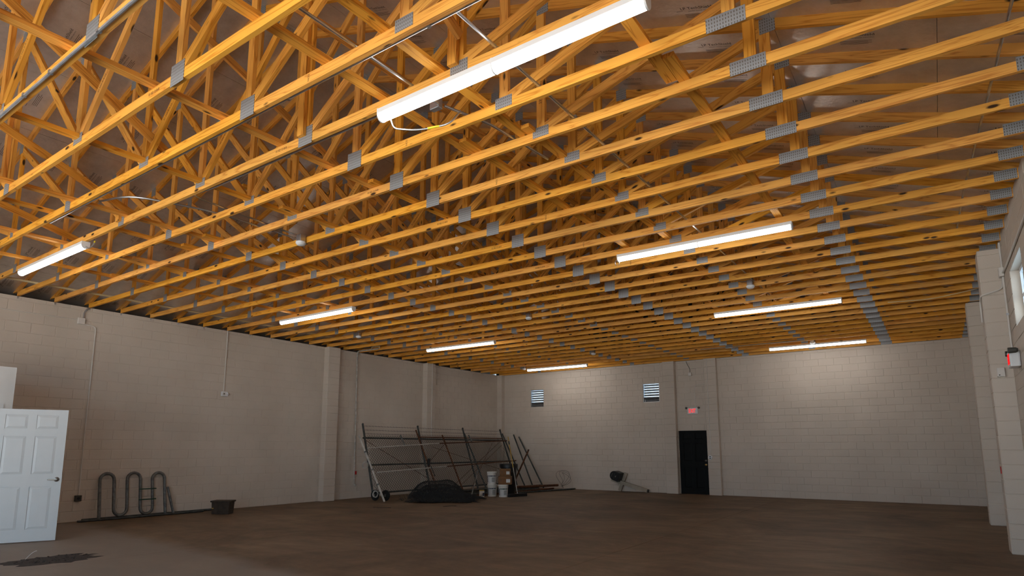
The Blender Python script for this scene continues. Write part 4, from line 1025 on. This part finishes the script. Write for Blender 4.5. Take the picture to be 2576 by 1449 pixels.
carton(-10.98, 15.58, 0.622, 0.33, 0.26, 0.215, math.radians(36), 'upper cardboard box on top of the lower one')
t = empty('small_carton', (-11.55, 15.16, 0), (0, 0, math.radians(40))); tag(t, 'small white carton with a yellow top left of the pails', 'carton')
MB().bevbox((0, 0, 0.09), (0.15, 0.12, 0.18), 0.006).build('box', M['pail'], t); MB().bevbox((0.0, 0, 0.19), (0.152, 0.122, 0.03), 0.006).build('top_flap', M['yellow'], t)
MB().box((0.045, -0.061, 0.08), (0.05, 0.003, 0.09)).build('printed_mark', M['labelblue'], t)
t = empty('trash_can', (-11.45, 16.45, 0)); tag(t, 'tall black trash can behind the cardboard boxes', 'trash can')
MB().lathe([(0.20, 0), (0.205, 0.01), (0.265, 0.93), (0.262, 0.94)], seg=28).build('body', M['plblack'], t, smooth=True)
MB().lathe([(0.262, 0.84), (0.29, 0.845), (0.295, 0.94), (0.28, 0.965), (0.24, 0.96), (0.235, 0.9)], seg=28).build('rim', M['plblack'], t, smooth=True)
for s in (-1, 1): MB().bevbox((s*0.30*0.8, -s*0.30*0.6, 0.72), (0.05, 0.1, 0.035), 0.008).build('handle', M['plblack'], t)
t = empty('push_broom', (-10.70, 15.84, 0), (0, 0, math.radians(74.6))); tag(t, 'push broom with a yellow handle leaning beside the trash can', 'broom')
MB().bevbox((0, 0, 0.075), (0.73, 0.07, 0.04), 0.008).build('head', M['plblack'], t)
MB().bx(-0.36, 0.36, -0.04, 0.04, 0.0, 0.058).build('bristles', M['rubber'], t)
Ri = Matrix.Rotation(-math.radians(74.6), 3, 'Z'); top = Ri @ Vector((-0.50, 0.21, 0)); 
a0 = Vector((0, 0, 0.08)); a1 = Vector((top.x, top.y, 1.82)); mid = a0+(a1-a0)*0.45
MB().tube([a0, mid], 0.0135, 10).build('lower_handle', M['whitepipe'], t, smooth=True); MB().tube([mid, a1], 0.014, 10).build('upper_handle', M['yellow'], t, smooth=True)
MB().tube([a0+(a1-a0)*0.86, a0+(a1-a0)*0.92], 0.017, 10).build('grip', M['plblack'], t)
# ---- dirt and scrap on the floor at lower left
m = MB(); rnd = random.Random(11); C = Vector((-9.72, 3.45, 0.0)); n = 40; m.v.append(C+Vector((0, 0, 0.014)))
for i in range(n):
    a = 2*PI*i/n; r = 1.0+rnd.uniform(-0.22, 0.22); m.v.append(C+Vector((0.30*r*math.cos(a)*0.9+0.40*r*math.sin(a)*0.0, 0, 0))+Vector((0.10*math.cos(a)*r, 0.52*math.sin(a)*r, 0))+Vector((0, 0, 0.0005)))
for i in range(n): m.face((0, 1+i, 1+(i+1) % n))
m.v = [Matrix.Translation(C) @ Matrix.Rotation(math.radians(-18), 4, 'Z') @ Matrix.Translation(-C) @ v for v in m.v]
for i in range(60):
    a = rnd.uniform(0, 2*PI); r = rnd.random()**0.5; p = C+Vector((0.30*r*math.cos(a), 0.42*r*math.sin(a), 0.012)); s = rnd.uniform(0.006, 0.02)
    m.box(p, (s*1.2, s, s*0.4), Matrix.Rotation(a, 3, 'Z'))
o = m.build('dirt_patch', M['dirt']); tag(o, 'dark patch of dirt on the floor in front of the white door', 'dirt')
o = MB().box((0, 0, 0), (0.001, 0.001, 0.001)).v and None
m = MB()
for i in range(9):
    tt = i/8; p = Vector((-9.92+0.05*tt, 3.22+0.10*tt, 0.014+0.10*math.sin(tt*1.5))); w = Vector((0.012, -0.004, 0)); m.v += [p-w, p+w, p+w+Vector((0, 0, 0.002)), p-w+Vector((0, 0, 0.002))]
for i in range(8):
    for k in range(4): j = (k+1) % 4; m.face((4*i+k, 4*i+j, 4*i+4+j, 4*i+4+k))
m.face((3, 2, 1, 0)); m.face((32, 33, 34, 35))
o = m.build('plastic_strip', M['white']); tag(o, 'curled white plastic strip on the dirt patch', 'scrap')
for i, (x, y, l, a, lab) in enumerate(((-11.7, 10.9, 0.5, 0.3, 'dark twig on the floor in front of the chain link heap'), (-10.4, 12.05, 0.35, 1.0, 'small dark scrap on the floor right of the heap'))):
    o = MB().tube([(x, y, 0.006), (x+l*0.5*math.cos(a), y+l*0.5*math.sin(a), 0.012), (x+l*math.cos(a), y+l*math.sin(a), 0.006)], 0.006, 5).build('twig', M['dirt']); tag(o, lab, 'scrap')
